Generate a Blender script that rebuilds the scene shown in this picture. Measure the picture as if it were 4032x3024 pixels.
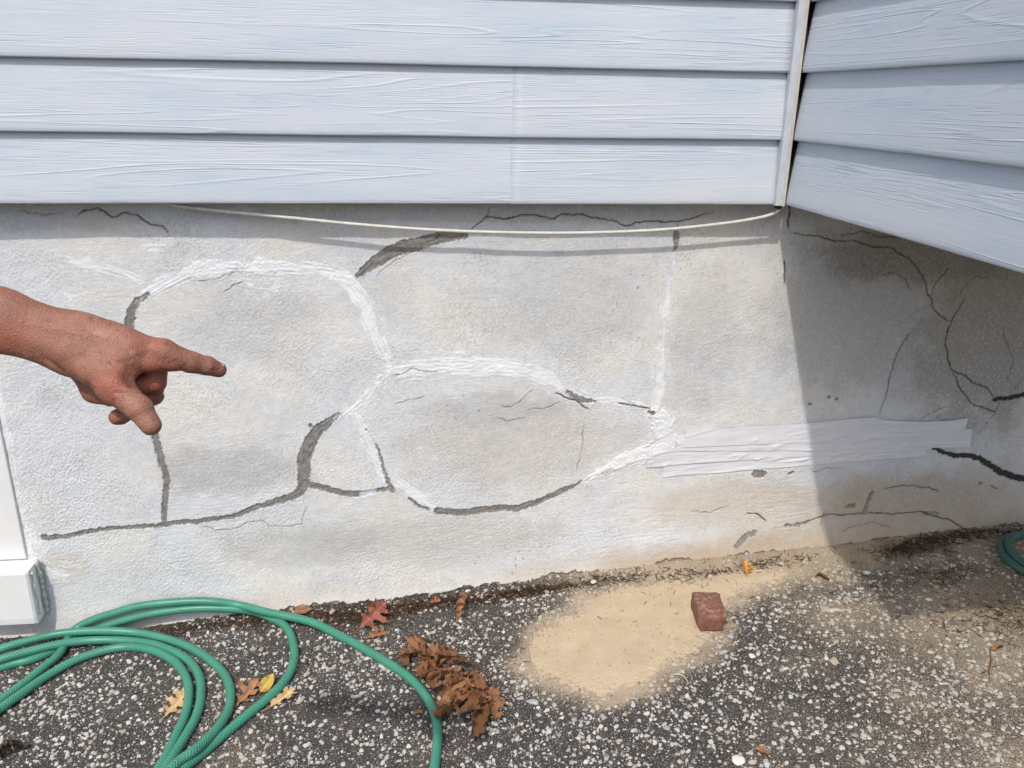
import bpy, bmesh, math, random
import numpy as np
from mathutils import Vector, Matrix, Quaternion

random.seed(7)
RNG = np.random.default_rng(7)
for o in list(bpy.data.objects):
    bpy.data.objects.remove(o)
SC = bpy.context.scene
COL = SC.collection

# ------------------------------------------------------------------ camera
FPX = 3250.0                                   # focal length for a 4032 px wide frame
CAM = np.array([0.0, -2.2079, 0.26857])
def _rx(a): return np.array([[1, 0, 0], [0, math.cos(a), -math.sin(a)], [0, math.sin(a), math.cos(a)]])
def _ry(a): return np.array([[math.cos(a), 0, math.sin(a)], [0, 1, 0], [-math.sin(a), 0, math.cos(a)]])
def _rz(a): return np.array([[math.cos(a), -math.sin(a), 0], [math.sin(a), math.cos(a), 0], [0, 0, 1]])
ROT = _rz(-0.0732825) @ _rx(1.2357866) @ _ry(-0.0479649)
cam_d = bpy.data.cameras.new('camera'); cam = bpy.data.objects.new('camera', cam_d); COL.objects.link(cam)
cam_d.sensor_width = 36.0; cam_d.lens = FPX / 4032 * 36.0; cam_d.clip_start = 0.05; cam_d.clip_end = 500
m = Matrix([list(r) for r in ROT]).to_4x4(); m.translation = Vector(CAM); cam.matrix_world = m
SC.camera = cam

# ------------------------------------------------------------------ sky, sun, exposure
RAY = Vector((0.278, 0.69, -1.0)).normalized()
W = bpy.data.worlds.new('World'); SC.world = W; W.use_nodes = True
wn = W.node_tree; bgn = wn.nodes['Background']
sky = wn.nodes.new('ShaderNodeTexSky'); sky.sky_type = 'NISHITA'; sky.sun_disc = False
sky.sun_elevation = math.asin(-RAY.z); sky.sun_rotation = math.radians(201.9)
sky.air_density = 1.0; sky.dust_density = 3.0; sky.ozone_density = 1.0
wn.links.new(sky.outputs[0], bgn.inputs['Color']); bgn.inputs['Strength'].default_value = 0.15
sd = bpy.data.lights.new('sun', 'SUN'); sun = bpy.data.objects.new('sun', sd); COL.objects.link(sun)
sd.energy = 2.3; sd.angle = math.radians(1.2); sd.color = (1.0, 0.95, 0.88)
sun.rotation_euler = RAY.to_track_quat('-Z', 'Y').to_euler(); sun.location = (-2, -4, 6)
SC.view_settings.view_transform = 'Standard'; SC.view_settings.look = 'None'
SC.view_settings.gamma = 1.0; SC.view_settings.use_curve_mapping = False
SC.view_settings.exposure = 0.24
SC.render.engine = 'CYCLES'; SC.render.resolution_x = 1024; SC.render.resolution_y = 768

# ------------------------------------------------------------------ image coordinate helpers
YW = 0.07                                      # face of the foundation wall; siding lips hang at y = 0
E_ = 0.17                                      # clapboard exposure
XC = 1.0248                                    # inside corner with the overhanging bay
def ray(u, v):
    return ROT @ np.array([(u - 2016) / FPX, -(v - 1512) / FPX, -1.0])
def on_y(u, v, y=YW):                          # image pixel cast onto a vertical plane
    d = ray(u, v); t = (y - CAM[1]) / d[1]; return CAM + t * d
_bx = np.array([-6.0, -1.46, -0.99, -0.65, -0.08, 0.643, 1.492, 2.056, 2.371, 6.0]) * 0.85
_bz = np.array([-1.53, -1.512, -1.502, -1.470, -1.438, -1.364, -1.305, -1.260, -1.246, -1.20]) * 0.85
def gz(x, y):
    return np.interp(x, _bx, _bz) - 0.012 * (YW - np.asarray(y))
def on_g(u, v, h=0.0):                         # image pixel cast onto the paving (h above it)
    d = ray(u, v); z = -1.2
    for _ in range(12):
        t = (z - CAM[2]) / d[2]; p = CAM + t * d; z = float(gz(p[0], p[1])) + h
    return p

# ------------------------------------------------------------------ noise
_perm = RNG.permutation(512)
_ga = RNG.uniform(0, 2 * math.pi, 512)
_gc = np.cos(_ga).astype(np.float32); _gs = np.sin(_ga).astype(np.float32); _pm = _perm.astype(np.int32)
def pn(x, y, seed=0):
    x = np.asarray(x, np.float32) + np.float32(seed * 17.31); y = np.asarray(y, np.float32) + np.float32(seed * 9.77)
    x, y = np.broadcast_arrays(x, y)
    x0 = np.floor(x); y0 = np.floor(y); xf = x - x0; yf = y - y0
    xi = x0.astype(np.int32); yi = y0.astype(np.int32)
    u = xf * xf * xf * (xf * (xf * 6 - 15) + 10); v = yf * yf * yf * (yf * (yf * 6 - 15) + 10)
    r0 = _pm[yi & 511]; r1 = _pm[(yi + 1) & 511]
    def g(ix, r, dx, dy):
        a = _pm[(ix + r) & 511]
        return _gc[a] * dx + _gs[a] * dy
    a = g(xi, r0, xf, yf); a += u * (g(xi + 1, r0, xf - 1, yf) - a)
    b = g(xi, r1, xf, yf - 1); b += u * (g(xi + 1, r1, xf - 1, yf - 1) - b)
    a += v * (b - a); return 1.5 * a
def fbm(x, y, seed=0, o=4, g=0.5):
    s = 0; a = 1; t = 0
    for i in range(o):
        s = s + a * pn(x * 2 ** i, y * 2 ** i, seed + i * 3); t += a; a *= g
    return s / t
def sstep(a, b, x):
    t = np.clip((x - a) / (b - a), 0, 1); return t * t * (3 - 2 * t)
def mix(a, b, t): return a + (b - a) * t

# ------------------------------------------------------------------ materials
def new_mat(name):
    mt = bpy.data.materials.new(name); mt.use_nodes = True
    nt = mt.node_tree; b = nt.nodes['Principled BSDF']
    return mt, nt, b
def N(nt, t, **kw):
    n = nt.nodes.new(t)
    for k, v in kw.items():
        if k.startswith('i_'): n.inputs[k[2:].replace('_', ' ')].default_value = v
        else: setattr(n, k, v)
    return n
def noise(nt, scale, detail=4, rough=0.5, vec=None, dist=0.0):
    n = N(nt, 'ShaderNodeTexNoise'); n.inputs['Scale'].default_value = scale
    n.inputs['Detail'].default_value = detail; n.inputs['Roughness'].default_value = rough
    n.inputs['Distortion'].default_value = dist
    if vec is not None: nt.links.new(vec, n.inputs['Vector'])
    return n
def ramp(nt, src, stops):
    r = N(nt, 'ShaderNodeValToRGB'); e = r.color_ramp.elements
    while len(e) < len(stops): e.new(0.5)
    for i, (p, c) in enumerate(stops):
        e[i].position = p; e[i].color = c if len(c) == 4 else (*c, 1)
    nt.links.new(src, r.inputs['Fac']); return r
def mixc(nt, fac, a, b, mode='MIX'):
    n = N(nt, 'ShaderNodeMix', data_type='RGBA', blend_type=mode)
    for sock, val in ((n.inputs[0], fac), (n.inputs[6], a), (n.inputs[7], b)):
        if hasattr(val, 'is_linked'): nt.links.new(val, sock)
        elif isinstance(val, (int, float)): sock.default_value = val
        else: sock.default_value = (*val, 1) if len(val) == 3 else val
    return n.outputs[2]
def math_(nt, op, a, b=0.0, c=None):
    n = N(nt, 'ShaderNodeMath', operation=op)
    for i, val in enumerate((a, b) if c is None else (a, b, c)):
        if hasattr(val, 'is_linked'): nt.links.new(val, n.inputs[i])
        else: n.inputs[i].default_value = val
    return n.outputs[0]
def bump(nt, b, h, dist, strength=1.0, prev=None):
    n = N(nt, 'ShaderNodeBump'); n.inputs['Strength'].default_value = strength
    n.inputs['Distance'].default_value = dist
    nt.links.new(h, n.inputs['Height'])
    if prev is not None: nt.links.new(prev, n.inputs['Normal'])
    nt.links.new(n.outputs[0], b.inputs['Normal']); return n.outputs[0]
def objco(nt): return N(nt, 'ShaderNodeTexCoord').outputs['Object']
def mapping(nt, vec, scale=(1, 1, 1), loc=(0, 0, 0), rot=(0, 0, 0)):
    n = N(nt, 'ShaderNodeMapping'); n.inputs['Scale'].default_value = scale
    n.inputs['Location'].default_value = loc; n.inputs['Rotation'].default_value = rot
    nt.links.new(vec, n.inputs['Vector']); return n.outputs[0]

def mat_tint(name, rough=0.9, grain=0.12, bumps=((500, 0.0006), (160, 0.0012)), spec=0.25):
    """colour from the per-vertex albedo 'tint', with procedural grain and relief"""
    mt, nt, b = new_mat(name); v = objco(nt)
    at = N(nt, 'ShaderNodeAttribute', attribute_name='tint')
    n1 = noise(nt, 320, 3, 0.6, v); n2 = noise(nt, 45, 5, 0.65, v)
    g = ramp(nt, n1.outputs[0], [(0.25, (1 - grain * 1.5,) * 3), (0.7, (1 + grain * 0.4,) * 3)])
    g2 = ramp(nt, n2.outputs[0], [(0.3, (1 - grain,) * 3), (0.65, (1.03,) * 3)])
    c = mixc(nt, 1.0, at.outputs['Color'], g.outputs[0], 'MULTIPLY')
    c = mixc(nt, 1.0, c, g2.outputs[0], 'MULTIPLY')
    nt.links.new(c, b.inputs['Base Color'])
    b.inputs['Roughness'].default_value = rough; b.inputs['Specular IOR Level'].default_value = spec
    prev = None
    for sc, d in bumps:
        nn = noise(nt, sc, 3, 0.6, v, 0.3); prev = bump(nt, b, nn.outputs[0], d, 1.0, prev)
    return mt
def mat_plain(name, col, rough=0.6, var=0.15, vscale=40, bsc=300, bd=0.0003, spec=0.4, col2=None):
    mt, nt, b = new_mat(name); v = objco(nt)
    n1 = noise(nt, vscale, 5, 0.6, v)
    c2 = col2 if col2 else tuple(x * (1 - 2 * var) for x in col)
    r = ramp(nt, n1.outputs[0], [(0.3, c2), (0.65, col)])
    nt.links.new(r.outputs[0], b.inputs['Base Color'])
    b.inputs['Roughness'].default_value = rough; b.inputs['Specular IOR Level'].default_value = spec
    if bd: bump(nt, b, noise(nt, bsc, 3, 0.6, v).outputs[0], bd)
    return mt

# ------------------------------------------------------------------ mesh helpers
def tag(o, label=None, cat=None, group=None, kind=None):
    if label: o['label'] = label
    if cat: o['category'] = cat
    if group: o['group'] = group
    if kind: o['kind'] = kind
    return o
def empty(name, loc=(0, 0, 0)):
    o = bpy.data.objects.new(name, None); o.location = loc; o.empty_display_size = 0.05
    COL.objects.link(o); return o
def link(name, me, mat, parent=None, world=True):
    o = bpy.data.objects.new(name, me); COL.objects.link(o)
    if mat is not None and not me.materials: me.materials.append(mat)
    if parent is not None:
        o.parent = parent
        if world:
            o.matrix_parent_inverse = Matrix.Translation(parent.location).inverted() if parent.parent is None else Matrix()
    return o
def mesh_np(name, V, F, smooth=True):
    """V (n,3) array, F (m,k) array of equal-sized faces"""
    me = bpy.data.meshes.new(name); V = np.asarray(V, np.float32); F = np.asarray(F, np.int32)
    me.vertices.add(len(V)); me.vertices.foreach_set('co', V.ravel())
    k = F.shape[1]
    me.loops.add(F.size); me.loops.foreach_set('vertex_index', F.ravel())
    me.polygons.add(len(F)); me.polygons.foreach_set('loop_start', np.arange(0, F.size, k, dtype=np.int32))
    me.polygons.foreach_set('use_smooth', np.full(len(F), smooth))
    me.update(calc_edges=True); me.validate(); return me
def mesh_py(name, V, F, smooth=False):
    me = bpy.data.meshes.new(name); me.from_pydata([tuple(v) for v in V], [], [tuple(f) for f in F])
    if smooth: me.polygons.foreach_set('use_smooth', [True] * len(me.polygons))
    me.update(); return me
def set_tint(me, C):
    a = me.color_attributes.new('tint', 'FLOAT_COLOR', 'POINT')
    C = np.concatenate([np.clip(C, 0, 1), np.ones((len(C), 1))], 1).astype(np.float32)
    a.data.foreach_set('color', C.ravel())
def grid_faces(nu, nv):
    i = np.arange(nu - 1)[:, None]; j = np.arange(nv - 1)[None, :]
    a = i * nv + j
    return np.stack([a, a + nv, a + nv + 1, a + 1], -1).reshape(-1, 4)
def catmull(P, n):
    P = np.asarray(P, float); Q = np.vstack([2 * P[0] - P[1], P, 2 * P[-1] - P[-2]]); out = []
    for i in range(1, len(Q) - 2):
        t = np.linspace(0, 1, n, endpoint=False)[:, None]
        a, b, c, d = Q[i - 1], Q[i], Q[i + 1], Q[i + 2]
        out.append(0.5 * (2 * b + (c - a) * t + (2 * a - 5 * b + 4 * c - d) * t * t + (3 * b - a - 3 * c + d) * t ** 3))
    return np.vstack(out + [P[-1:]])
def resample(P, step):
    P = np.asarray(P, float); L = np.r_[0, np.cumsum(np.linalg.norm(np.diff(P, axis=0), axis=1))]
    n = max(2, int(L[-1] / step) + 1); s = np.linspace(0, L[-1], n)
    return np.stack([np.interp(s, L, P[:, k]) for k in range(P.shape[1])], 1)
def tube(P, R, seg=10, uv=False, cap=True):
    """round tube along P; R scalar or per-point"""
    P = np.asarray(P, float); n = len(P); R = np.full(n, R) if np.isscalar(R) else np.asarray(R)
    T = np.gradient(P, axis=0); T /= np.linalg.norm(T, axis=1)[:, None] + 1e-12
    up = np.array([0, 0, 1.0]) if abs(T[0][2]) < 0.9 else np.array([1.0, 0, 0])
    V = []; A = np.linspace(0, 2 * math.pi, seg, endpoint=False)
    for i in range(n):
        a = np.cross(T[i], up); a /= np.linalg.norm(a); b = np.cross(a, T[i]); up = b
        V.append(P[i] + R[i] * (np.cos(A)[:, None] * a + np.sin(A)[:, None] * b))
    V = np.vstack(V); F = []
    for i in range(n - 1):
        for j in range(seg):
            k = (j + 1) % seg
            F.append((i * seg + j, i * seg + k, (i + 1) * seg + k, (i + 1) * seg + j))
    if cap:
        F.append(tuple(range(seg - 1, -1, -1))); F.append(tuple((n - 1) * seg + j for j in range(seg)))
    L = np.r_[0, np.cumsum(np.linalg.norm(np.diff(P, axis=0), axis=1))]
    return V, F, L
def box_bm(bm, x0, x1, y0, y1, z0, z1):
    vs = [bm.verts.new(p) for p in ((x0, y0, z0), (x1, y0, z0), (x1, y1, z0), (x0, y1, z0), (x0, y0, z1), (x1, y0, z1), (x1, y1, z1), (x0, y1, z1))]
    for f in ((3, 2, 1, 0), (4, 5, 6, 7), (0, 1, 5, 4), (1, 2, 6, 5), (2, 3, 7, 6), (3, 0, 4, 7)):
        bm.faces.new([vs[i] for i in f])
def bevel_box(name, x0, x1, y0, y1, z0, z1, bev=0.002, seg=2):
    bm = bmesh.new(); box_bm(bm, x0, x1, y0, y1, z0, z1)
    bmesh.ops.bevel(bm, geom=bm.edges[:], offset=bev, segments=seg, affect='EDGES', profile=0.5)
    me = bpy.data.meshes.new(name); bm.to_mesh(me); bm.free(); return me

# ================================================================== THE FOUNDATION WALL
DX = 0.0026
xs = np.r_[np.linspace(-2.6, -1.32, 60, endpoint=False), np.arange(-1.32, 2.12, DX), np.linspace(2.13, 3.4, 60)]
zs = np.r_[np.arange(-1.335, -0.015, DX), np.linspace(-0.012, 0.10, 6)]
nx, nz = len(xs), len(zs)
X, Z = np.meshgrid(xs, zs, indexing='ij')
G0 = np.interp(xs, _bx, _bz)[:, None] + np.zeros((1, nz))
PX = 0.00069                                    # metres on the wall for one image pixel
def wl(pts): return np.array([[on_y(u, v)[0], on_y(u, v)[2]] for u, v in pts])
def jag(P, amp, seed):
    Q = resample(P, 0.006); s = np.arange(len(Q)) * 0.006
    T = np.gradient(Q, axis=0); T /= np.linalg.norm(T, axis=1)[:, None] + 1e-9
    nrm = np.stack([-T[:, 1], T[:, 0]], 1)
    return Q + nrm * (amp * (pn(s * 60, s * 0 + seed, seed) + 0.8 * pn(s * 22, s * 0 + 3, seed + 5)))[:, None]
def field(P, Wd, pad):
    """distance d, arc length s, local half width, signed offset around a polyline on the wall grid"""
    P = np.asarray(P); Wd = np.broadcast_to(np.asarray(Wd, float), (len(P),))
    i0, i1 = np.searchsorted(xs, [P[:, 0].min() - pad, P[:, 0].max() + pad])
    j0, j1 = np.searchsorted(zs, [P[:, 1].min() - pad, P[:, 1].max() + pad])
    sx, sz = X[i0:i1, j0:j1], Z[i0:i1, j0:j1]
    best = np.full(sx.shape, 9.0); S = np.zeros(sx.shape); WW = np.zeros(sx.shape); SG = np.zeros(sx.shape); L = 0.0
    for k in range(len(P) - 1):
        a, b = P[k], P[k + 1]; e = b - a; l2 = e @ e + 1e-12; l = math.sqrt(l2)
        rx, rz = sx - a[0], sz - a[1]
        t = np.clip((rx * e[0] + rz * e[1]) / l2, 0, 1)
        d = np.hypot(rx - t * e[0], rz - t * e[1]); mk = d < best
        best = np.where(mk, d, best); S = np.where(mk, L + t * l, S)
        WW = np.where(mk, Wd[k] * (1 - t) + Wd[k + 1] * t, WW)
        SG = np.where(mk, np.sign(e[0] * rz - e[1] * rx) * d, SG); L += l
    return (slice(i0, i1), slice(j0, j1)), best, S, WW, SG, L
def inpoly(poly, x, z):
    r = np.zeros(x.shape, bool); n = len(poly)
    for i in range(n):
        (x1, z1), (x2, z2) = poly[i], poly[(i + 1) % n]
        c = ((z1 > z) != (z2 > z)); r ^= c & (x < (x2 - x1) * (z - z1) / (z2 - z1 + 1e-12) + x1)
    return r

joints = [  # hand-troweled grey mortar: (points, widths)
 ([(1410,1085),(1489,1024),(1562,984),(1634,963),(1706,945),(1764,932),(1832,930)], [20,40,48,48,44,40,22]),
 ([(585,1158),(538,1192),(516,1237),(507,1290),(505,1350),(530,1500),(575,1620),(611,1720),(627,1784),(646,1847),(655,1904),(649,1967),(646,2056)], [16,28,34,36,34,34,30,26,26,26,24,22,20]),
 ([(174,2119),(266,2113),(380,2090),(506,2078),(633,2071),(728,2056),(823,2046),(918,2030),(1013,1996),(1108,1967),(1171,1945),(1196,1912)], [24,19,18,16,18,20,20,19,22,22,30,40]),
 ([(1196,1904),(1199,1853),(1196,1809),(1215,1758),(1241,1708),(1285,1670),(1335,1635)], [46,46,50,46,46,36,18]),
 ([(1222,1908),(1289,1925),(1362,1944),(1427,1944),(1499,1927),(1542,1922)], [26,24,26,24,18,18]),
 ([(1545,1930),(1517,1868),(1499,1803),(1478,1745)], [20,13,11,5]),
 ([(1723,2010),(1796,2016),(1868,2012),(1976,2001),(2049,1998),(2121,1972),(2193,1944),(2244,1918),(2290,1895)], [30,29,29,27,27,28,24,22,8]),
 ([(3672,1764),(3750,1791),(3839,1799),(3898,1832),(3949,1862),(4032,1884),(4250,1930)], [14,22,24,30,28,26,20]),
 ([(3916,1573),(3971,1566),(4032,1553),(4260,1500)], [18,22,30,30]),
 ([(2660,908),(2664,950),(2655,985)], [18,26,10]),
 ([(2233,1545),(2290,1575),(2345,1580)], [14,26,10]),
 ([(1610,1958),(1650,1990),(1690,2008)], [8,14,8]),
]
caulks = [  # brushed white filler: (points, widths, height)
 ([(560,1172),(633,1129),(728,1085),(823,1059),(949,1050),(1076,1050),(1203,1059),(1297,1072),(1380,1100)], [40,60,64,80,70,64,66,76,70], 1.0),
 ([(1330,1095),(1400,1150),(1453,1265),(1489,1345),(1518,1405),(1535,1470)], [76,84,84,64,56,48], 1.0),
 ([(1540,1460),(1475,1523),(1417,1588),(1345,1640)], [46,58,60,46], 1.0),
 ([(1533,1468),(1634,1448),(1779,1436),(1887,1442),(2032,1456),(2140,1480),(2225,1540)], [46,86,100,96,92,84,36], 1.0),
 ([(2230,1548),(2321,1578),(2430,1578),(2553,1600)], [40,62,52,40], 0.9),
 ([(2650,1000),(2639,1060),(2632,1162),(2621,1248),(2610,1364),(2600,1451),(2589,1559),(2574,1640)], [34,34,36,48,54,56,56,70], 0.8),
 ([(2574,1632),(2610,1668),(2632,1740),(2590,1774)], [90,120,110,90], 1.2),
 ([(2600,1768),(2502,1798),(2393,1842),(2300,1890)], [96,90,66,26], 1.2),
 ([(1385,1615),(1440,1720),(1500,1850),(1525,1905)], [44,62,60,40], 0.8),
 ([(1552,1890),(1610,1930),(1680,1985),(1735,2012)], [40,56,58,34], 0.9),
 ([(230,1025),(330,1040),(440,1060),(555,1110)], [34,58,60,40], 0.7),
 ([(545,985),(600,968),(672,966)], [30,42,34], 0.6),
 ([(232,1140),(262,1180),(290,1215)], [40,60,40], 0.5),
 ([(-60,1330),(20,1680),(75,1990),(118,2170)], [60,44,46,64], 0.8),
 ([(95,2060),(135,2120),(170,2150)], [40,80,40], 0.6),
 ([(130,2220),(230,2260),(290,2270)], [60,60,30], 0.8),
 ([(840,1080),(1010,1130),(1150,1135)], [20,40,24], 0.4),
]
cracks = [  # open hairlines: (points, width)
 ([(1847,908),(1916,854),(1996,861),(2050,850),(2082,845),(2115,846),(2176,865),(2213,845),(2285,843),(2357,861),(2422,870),(2466,890),(2538,872),(2632,875),(2719,864),(2750,850),(2810,835)], 6.5),
 ([(1916,854),(1925,815)], 4), ([(2661,875),(2662,905)], 4),
 ([(3112,918),(3213,929),(3292,949),(3370,949),(3433,972),(3503,972),(3566,1008),(3613,1051),(3644,1106),(3652,1153),(3680,1223),(3715,1250),(3746,1270)], 5),
 ([(3801,1172),(3762,1235),(3738,1286),(3723,1341),(3734,1419),(3746,1458),(3801,1478),(3832,1509),(3887,1525),(3911,1560)], 8),
 ([(3746,1458),(3777,1521),(3824,1591),(3918,1623),(3934,1583)], 5), ([(3918,1623),(3848,1713)], 3.5),
 ([(3585,1309),(3527,1395),(3507,1474),(3488,1560),(3464,1634)], 4.5),
 ([(2990,2028),(3012,2050)], 9), ([(2940,2018),(2990,2028)], 6),
 ([(3160,2052),(3248,2024),(3322,2024),(3433,2016),(3507,2024),(3617,2009),(3684,2028),(3750,2046),(3805,2083)], 9),
 ([(3470,1928),(3551,1913),(3654,1917),(3698,1935)], 5), ([(3182,1847),(3210,1858),(3248,1843),(3315,1843)], 4),
 ([(3108,806),(3109,850),(3103,896)], 10), ([(3092,1027),(3094,1070),(3088,1117)], 7),
 ([(785,2068),(842,2087),(937,2078),(968,2056),(1032,2053),(1057,2072),(1127,2075),(1190,2065),(1196,2024),(1215,1989)], 4),
 ([(1967,1599),(2010,1607),(2061,1567),(2097,1538)], 4), ([(1952,1643),(1996,1661),(2068,1643)], 4),
 ([(2068,1617),(2110,1605),(2140,1614),(2213,1581)], 4), ([(1554,1592),(1670,1560)], 3.5),
 ([(2184,1549),(2263,1578),(2321,1612)], 7), ([(2299,1668),(2292,1762),(2271,1849)], 3.5),
 ([(2430,1590),(2500,1598),(2560,1612)], 6),
 ([(307,851),(330,833),(392,819),(443,851),(500,835),(551,854),(595,885),(639,882),(665,911)], 6),
 ([(753,1110),(835,1104),(886,1085),(950,1064)], 3), ([(956,1110),(905,1135),(880,1150)], 3.5),
 ([(1475,1095),(1520,1050),(1600,1005),(1680,975)], 3),
 ([(3470,1085),(3520,1072),(3565,1100),(3582,1140)], 4), ([(3300,925),(3400,912),(3480,935),(3560,930)], 4), ([(3655,1170),(3690,1110),(3735,1050)], 4), ([(3950,1300),(3990,1420),(3965,1500)], 3.5), ([(3590,1690),(3640,1640),(3720,1600)], 3),
 ([(3300,2080),(3420,2050),(3500,2070)], 3), ([(3240,2010),(3225,2060)], 4), ([(3900,1910),(3925,1925)], 6), ([(2870,1990),(2790,2020),(2720,2012)], 3), ([(80,830),(180,845),(250,838)], 3.5), ([(1545,1485),(1620,1455),(1720,1470)], 4), ([(3760,1180),(3830,1090),(3900,1095)], 3.5),
 ([(4032,1480),(3990,1540)], 4),

]
chips = [  # flaked spots showing grey render: (points, width)
 ([(2975,1865),(3003,1868)], 38), ([(3110,1862),(3118,1860)], 18), ([(2894,2138),(2930,2108),(2964,2092)], 26),
 ([(3402,2008),(3418,1975),(3433,1943)], 20), ([(3338,1993),(3360,1988)], 22), ([(3630,2016),(3680,2018)], 20),
 ([(3088,2064),(3130,2062),(3180,2048)], 15), ([(2555,1625),(2570,1628)], 18), ([(1440,1690),(1444,1694)], 0.1),
 ([(3856,1900),(3872,1908)], 12), ([(1222,1678),(1226,1682)], 13), ([(3185,1590),(3190,1594)], 9), ([(3290,1572),(3296,1570)], 8),
 ([(3260,1566),(3264,1564)], 8), ([(1716,940),(1728,930)], 10),
]
stones = [
 [(573,1167),(728,1085),(949,1053),(1203,1059),(1345,1118),(1453,1270),(1533,1465),(1417,1588),(1285,1670),(1199,1809),(1196,1904),(1108,1967),(918,2030),(728,2056),(646,2056),(649,1967),(655,1904),(611,1720),(530,1500),(505,1350),(516,1237)],
 [(1417,1588),(1481,1752),(1535,1918),(1427,1944),(1289,1925),(1199,1900),(1196,1809),(1285,1670)],
 [(1533,1465),(1779,1451),(2032,1473),(2213,1538),(2321,1600),(2553,1603),(2600,1700),(2560,1790),(2393,1842),(2244,1918),(2049,1998),(1868,2012),(1723,2005),(1557,1925),(1481,1752),(1417,1588)],
 [(1417,1078),(1562,984),(1829,930),(1916,854),(2285,843),(2661,890),(2632,1162),(2589,1559),(2553,1603),(2321,1590),(2213,1538),(2032,1473),(1779,1451),(1533,1465),(1453,1270),(1345,1118)],
 [(-160,1000),(230,1025),(573,1167),(516,1237),(505,1350),(530,1500),(611,1720),(655,1904),(646,2066),(174,2119),(100,2180)],
 [(2661,890),(2810,835),(3112,918),(3370,949),(3566,1008),(3652,1153),(3746,1270),(3723,1341),(3746,1458),(3824,1591),(3848,1713),(3700,1760),(2632,1740),(2589,1559),(2632,1162)],
 [(3746,1270),(3801,1172),(3900,1095),(4200,1080),(4260,1500),(3971,1566),(3887,1525),(3801,1478),(3746,1458),(3723,1341)],
]
H = np.zeros((nx, nz)); LAB = np.zeros((nx, nz), np.int32)
# broad unevenness and stucco relief (positive = towards the yard)
H += 0.006 * fbm(X * 2.2, Z * 2.6, 1, 3) + 0.0022 * fbm(X * 11, Z * 11, 4, 3)
rough_area = np.clip(0.55 + 0.9 * fbm(X * 3.3, Z * 3.3, 9, 3), 0.12, 1.3)
low = sstep(-0.55, -0.9, Z) * sstep(0.9, -0.2, X)
rid = 1 - np.abs(fbm(X * 85 + 1.5 * pn(X * 30, Z * 30, 3), Z * 120, 12, 2)) * 2.2
H += rough_area * (0.00035 * rid * (0.3 + 1.4 * low) + 0.00055 * pn(X * 110, Z * 125, 21) + (0.0009 + 0.0007 * low) * pn(X * 180, Z * 190, 23))
brush = fbm((X + 0.25 * Z) * 18, (Z - 0.1 * X) * 150, 31, 2)
H += 0.0006 * (1 + 1.2 * sstep(-0.85, -1.0, Z) * sstep(0.4, 0.9, X)) * brush * sstep(0.0, 0.35, fbm(X * 2.7 + 4, Z * 2.7, 33, 2) + 0.25 * sstep(-0.75, -0.95, Z))
H += 0.008 * sstep(-0.93, -1.12, Z) * sstep(0.6, 1.3, X)
H += 0.03 * np.exp(-np.clip(Z - G0, 0, 9) / 0.045)          # the foot of the wall swells slightly

# albedo of the old paint, with shade painted in at the far right
cool = np.array([.66, .682, .704]); cream = np.array([.71, .70, .665]); grey = np.array([.50, .505, .505]); beige = np.array([.545, .51, .455])
T = np.empty((nx, nz, 3)); n1 = fbm(X * 3.1, Z * 3.6, 41, 5, 0.6); n2 = fbm(X * 5.2 + 7, Z * 5.7, 47, 5, 0.6)
T[:] = mix(cool, cream, sstep(-0.25, 0.35, n1)[..., None])
T = mix(T, np.array([.60, .63, .675]), (0.6 * sstep(0.18, 0.5, fbm(X * 6, Z * 5, 52, 4, 0.6)))[..., None])
spk = sstep(-0.05, 0.35, fbm(X * 140, Z * 140, 55, 2) + 1.1 * (n2 - 0.28))
T = mix(T, grey, (0.7 * spk)[..., None])
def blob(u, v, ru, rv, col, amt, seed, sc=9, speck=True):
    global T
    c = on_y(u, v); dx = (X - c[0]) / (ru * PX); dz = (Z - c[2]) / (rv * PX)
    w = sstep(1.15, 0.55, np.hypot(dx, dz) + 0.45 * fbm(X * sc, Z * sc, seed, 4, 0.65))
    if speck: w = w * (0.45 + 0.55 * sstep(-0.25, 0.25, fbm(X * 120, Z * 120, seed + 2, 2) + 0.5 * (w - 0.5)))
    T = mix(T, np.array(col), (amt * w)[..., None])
blob(2050, 1740, 560, 250, beige, 0.6, 61)
blob(1950, 1610, 380, 90, (.52, .53, .535), 0.8, 62, speck=False)
blob(880, 1850, 330, 140, (.44, .445, .44), 0.7, 63)
blob(1000, 1280, 320, 200, (.50, .51, .515), 0.5, 64); blob(2230, 1200, 420, 260, (.49, .50, .51), 0.55, 65)
blob(1500, 1150, 200, 120, (.50, .51, .52), 0.4, 66)
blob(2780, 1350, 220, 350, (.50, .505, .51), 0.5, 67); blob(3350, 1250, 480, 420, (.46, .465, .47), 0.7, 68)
blob(3880, 1350, 420, 560, (.37, .345, .31), 0.85, 69); blob(1200, 2150, 380, 120, (.48, .475, .46), 0.5, 70)  # first blob darkens the albedo to deepen the shade at far right
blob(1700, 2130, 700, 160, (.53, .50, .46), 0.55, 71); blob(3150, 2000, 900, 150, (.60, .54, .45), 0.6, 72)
blob(3600, 1960, 560, 150, (.44, .36, .27), 0.65, 73); blob(2900, 1960, 420, 110, (.60, .54, .46), 0.4, 79); blob(3650, 1000, 650, 150, (.30, .275, .25), 0.8, 74)  # last blob is painted shade, top right under the bay
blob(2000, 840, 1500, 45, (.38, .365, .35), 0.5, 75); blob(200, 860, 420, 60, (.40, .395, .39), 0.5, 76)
blob(560, 2300, 420, 130, (.56, .58, .60), 0.5, 77); blob(250, 2230, 130, 90, (.60, .54, .45), 0.5, 78)
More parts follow.
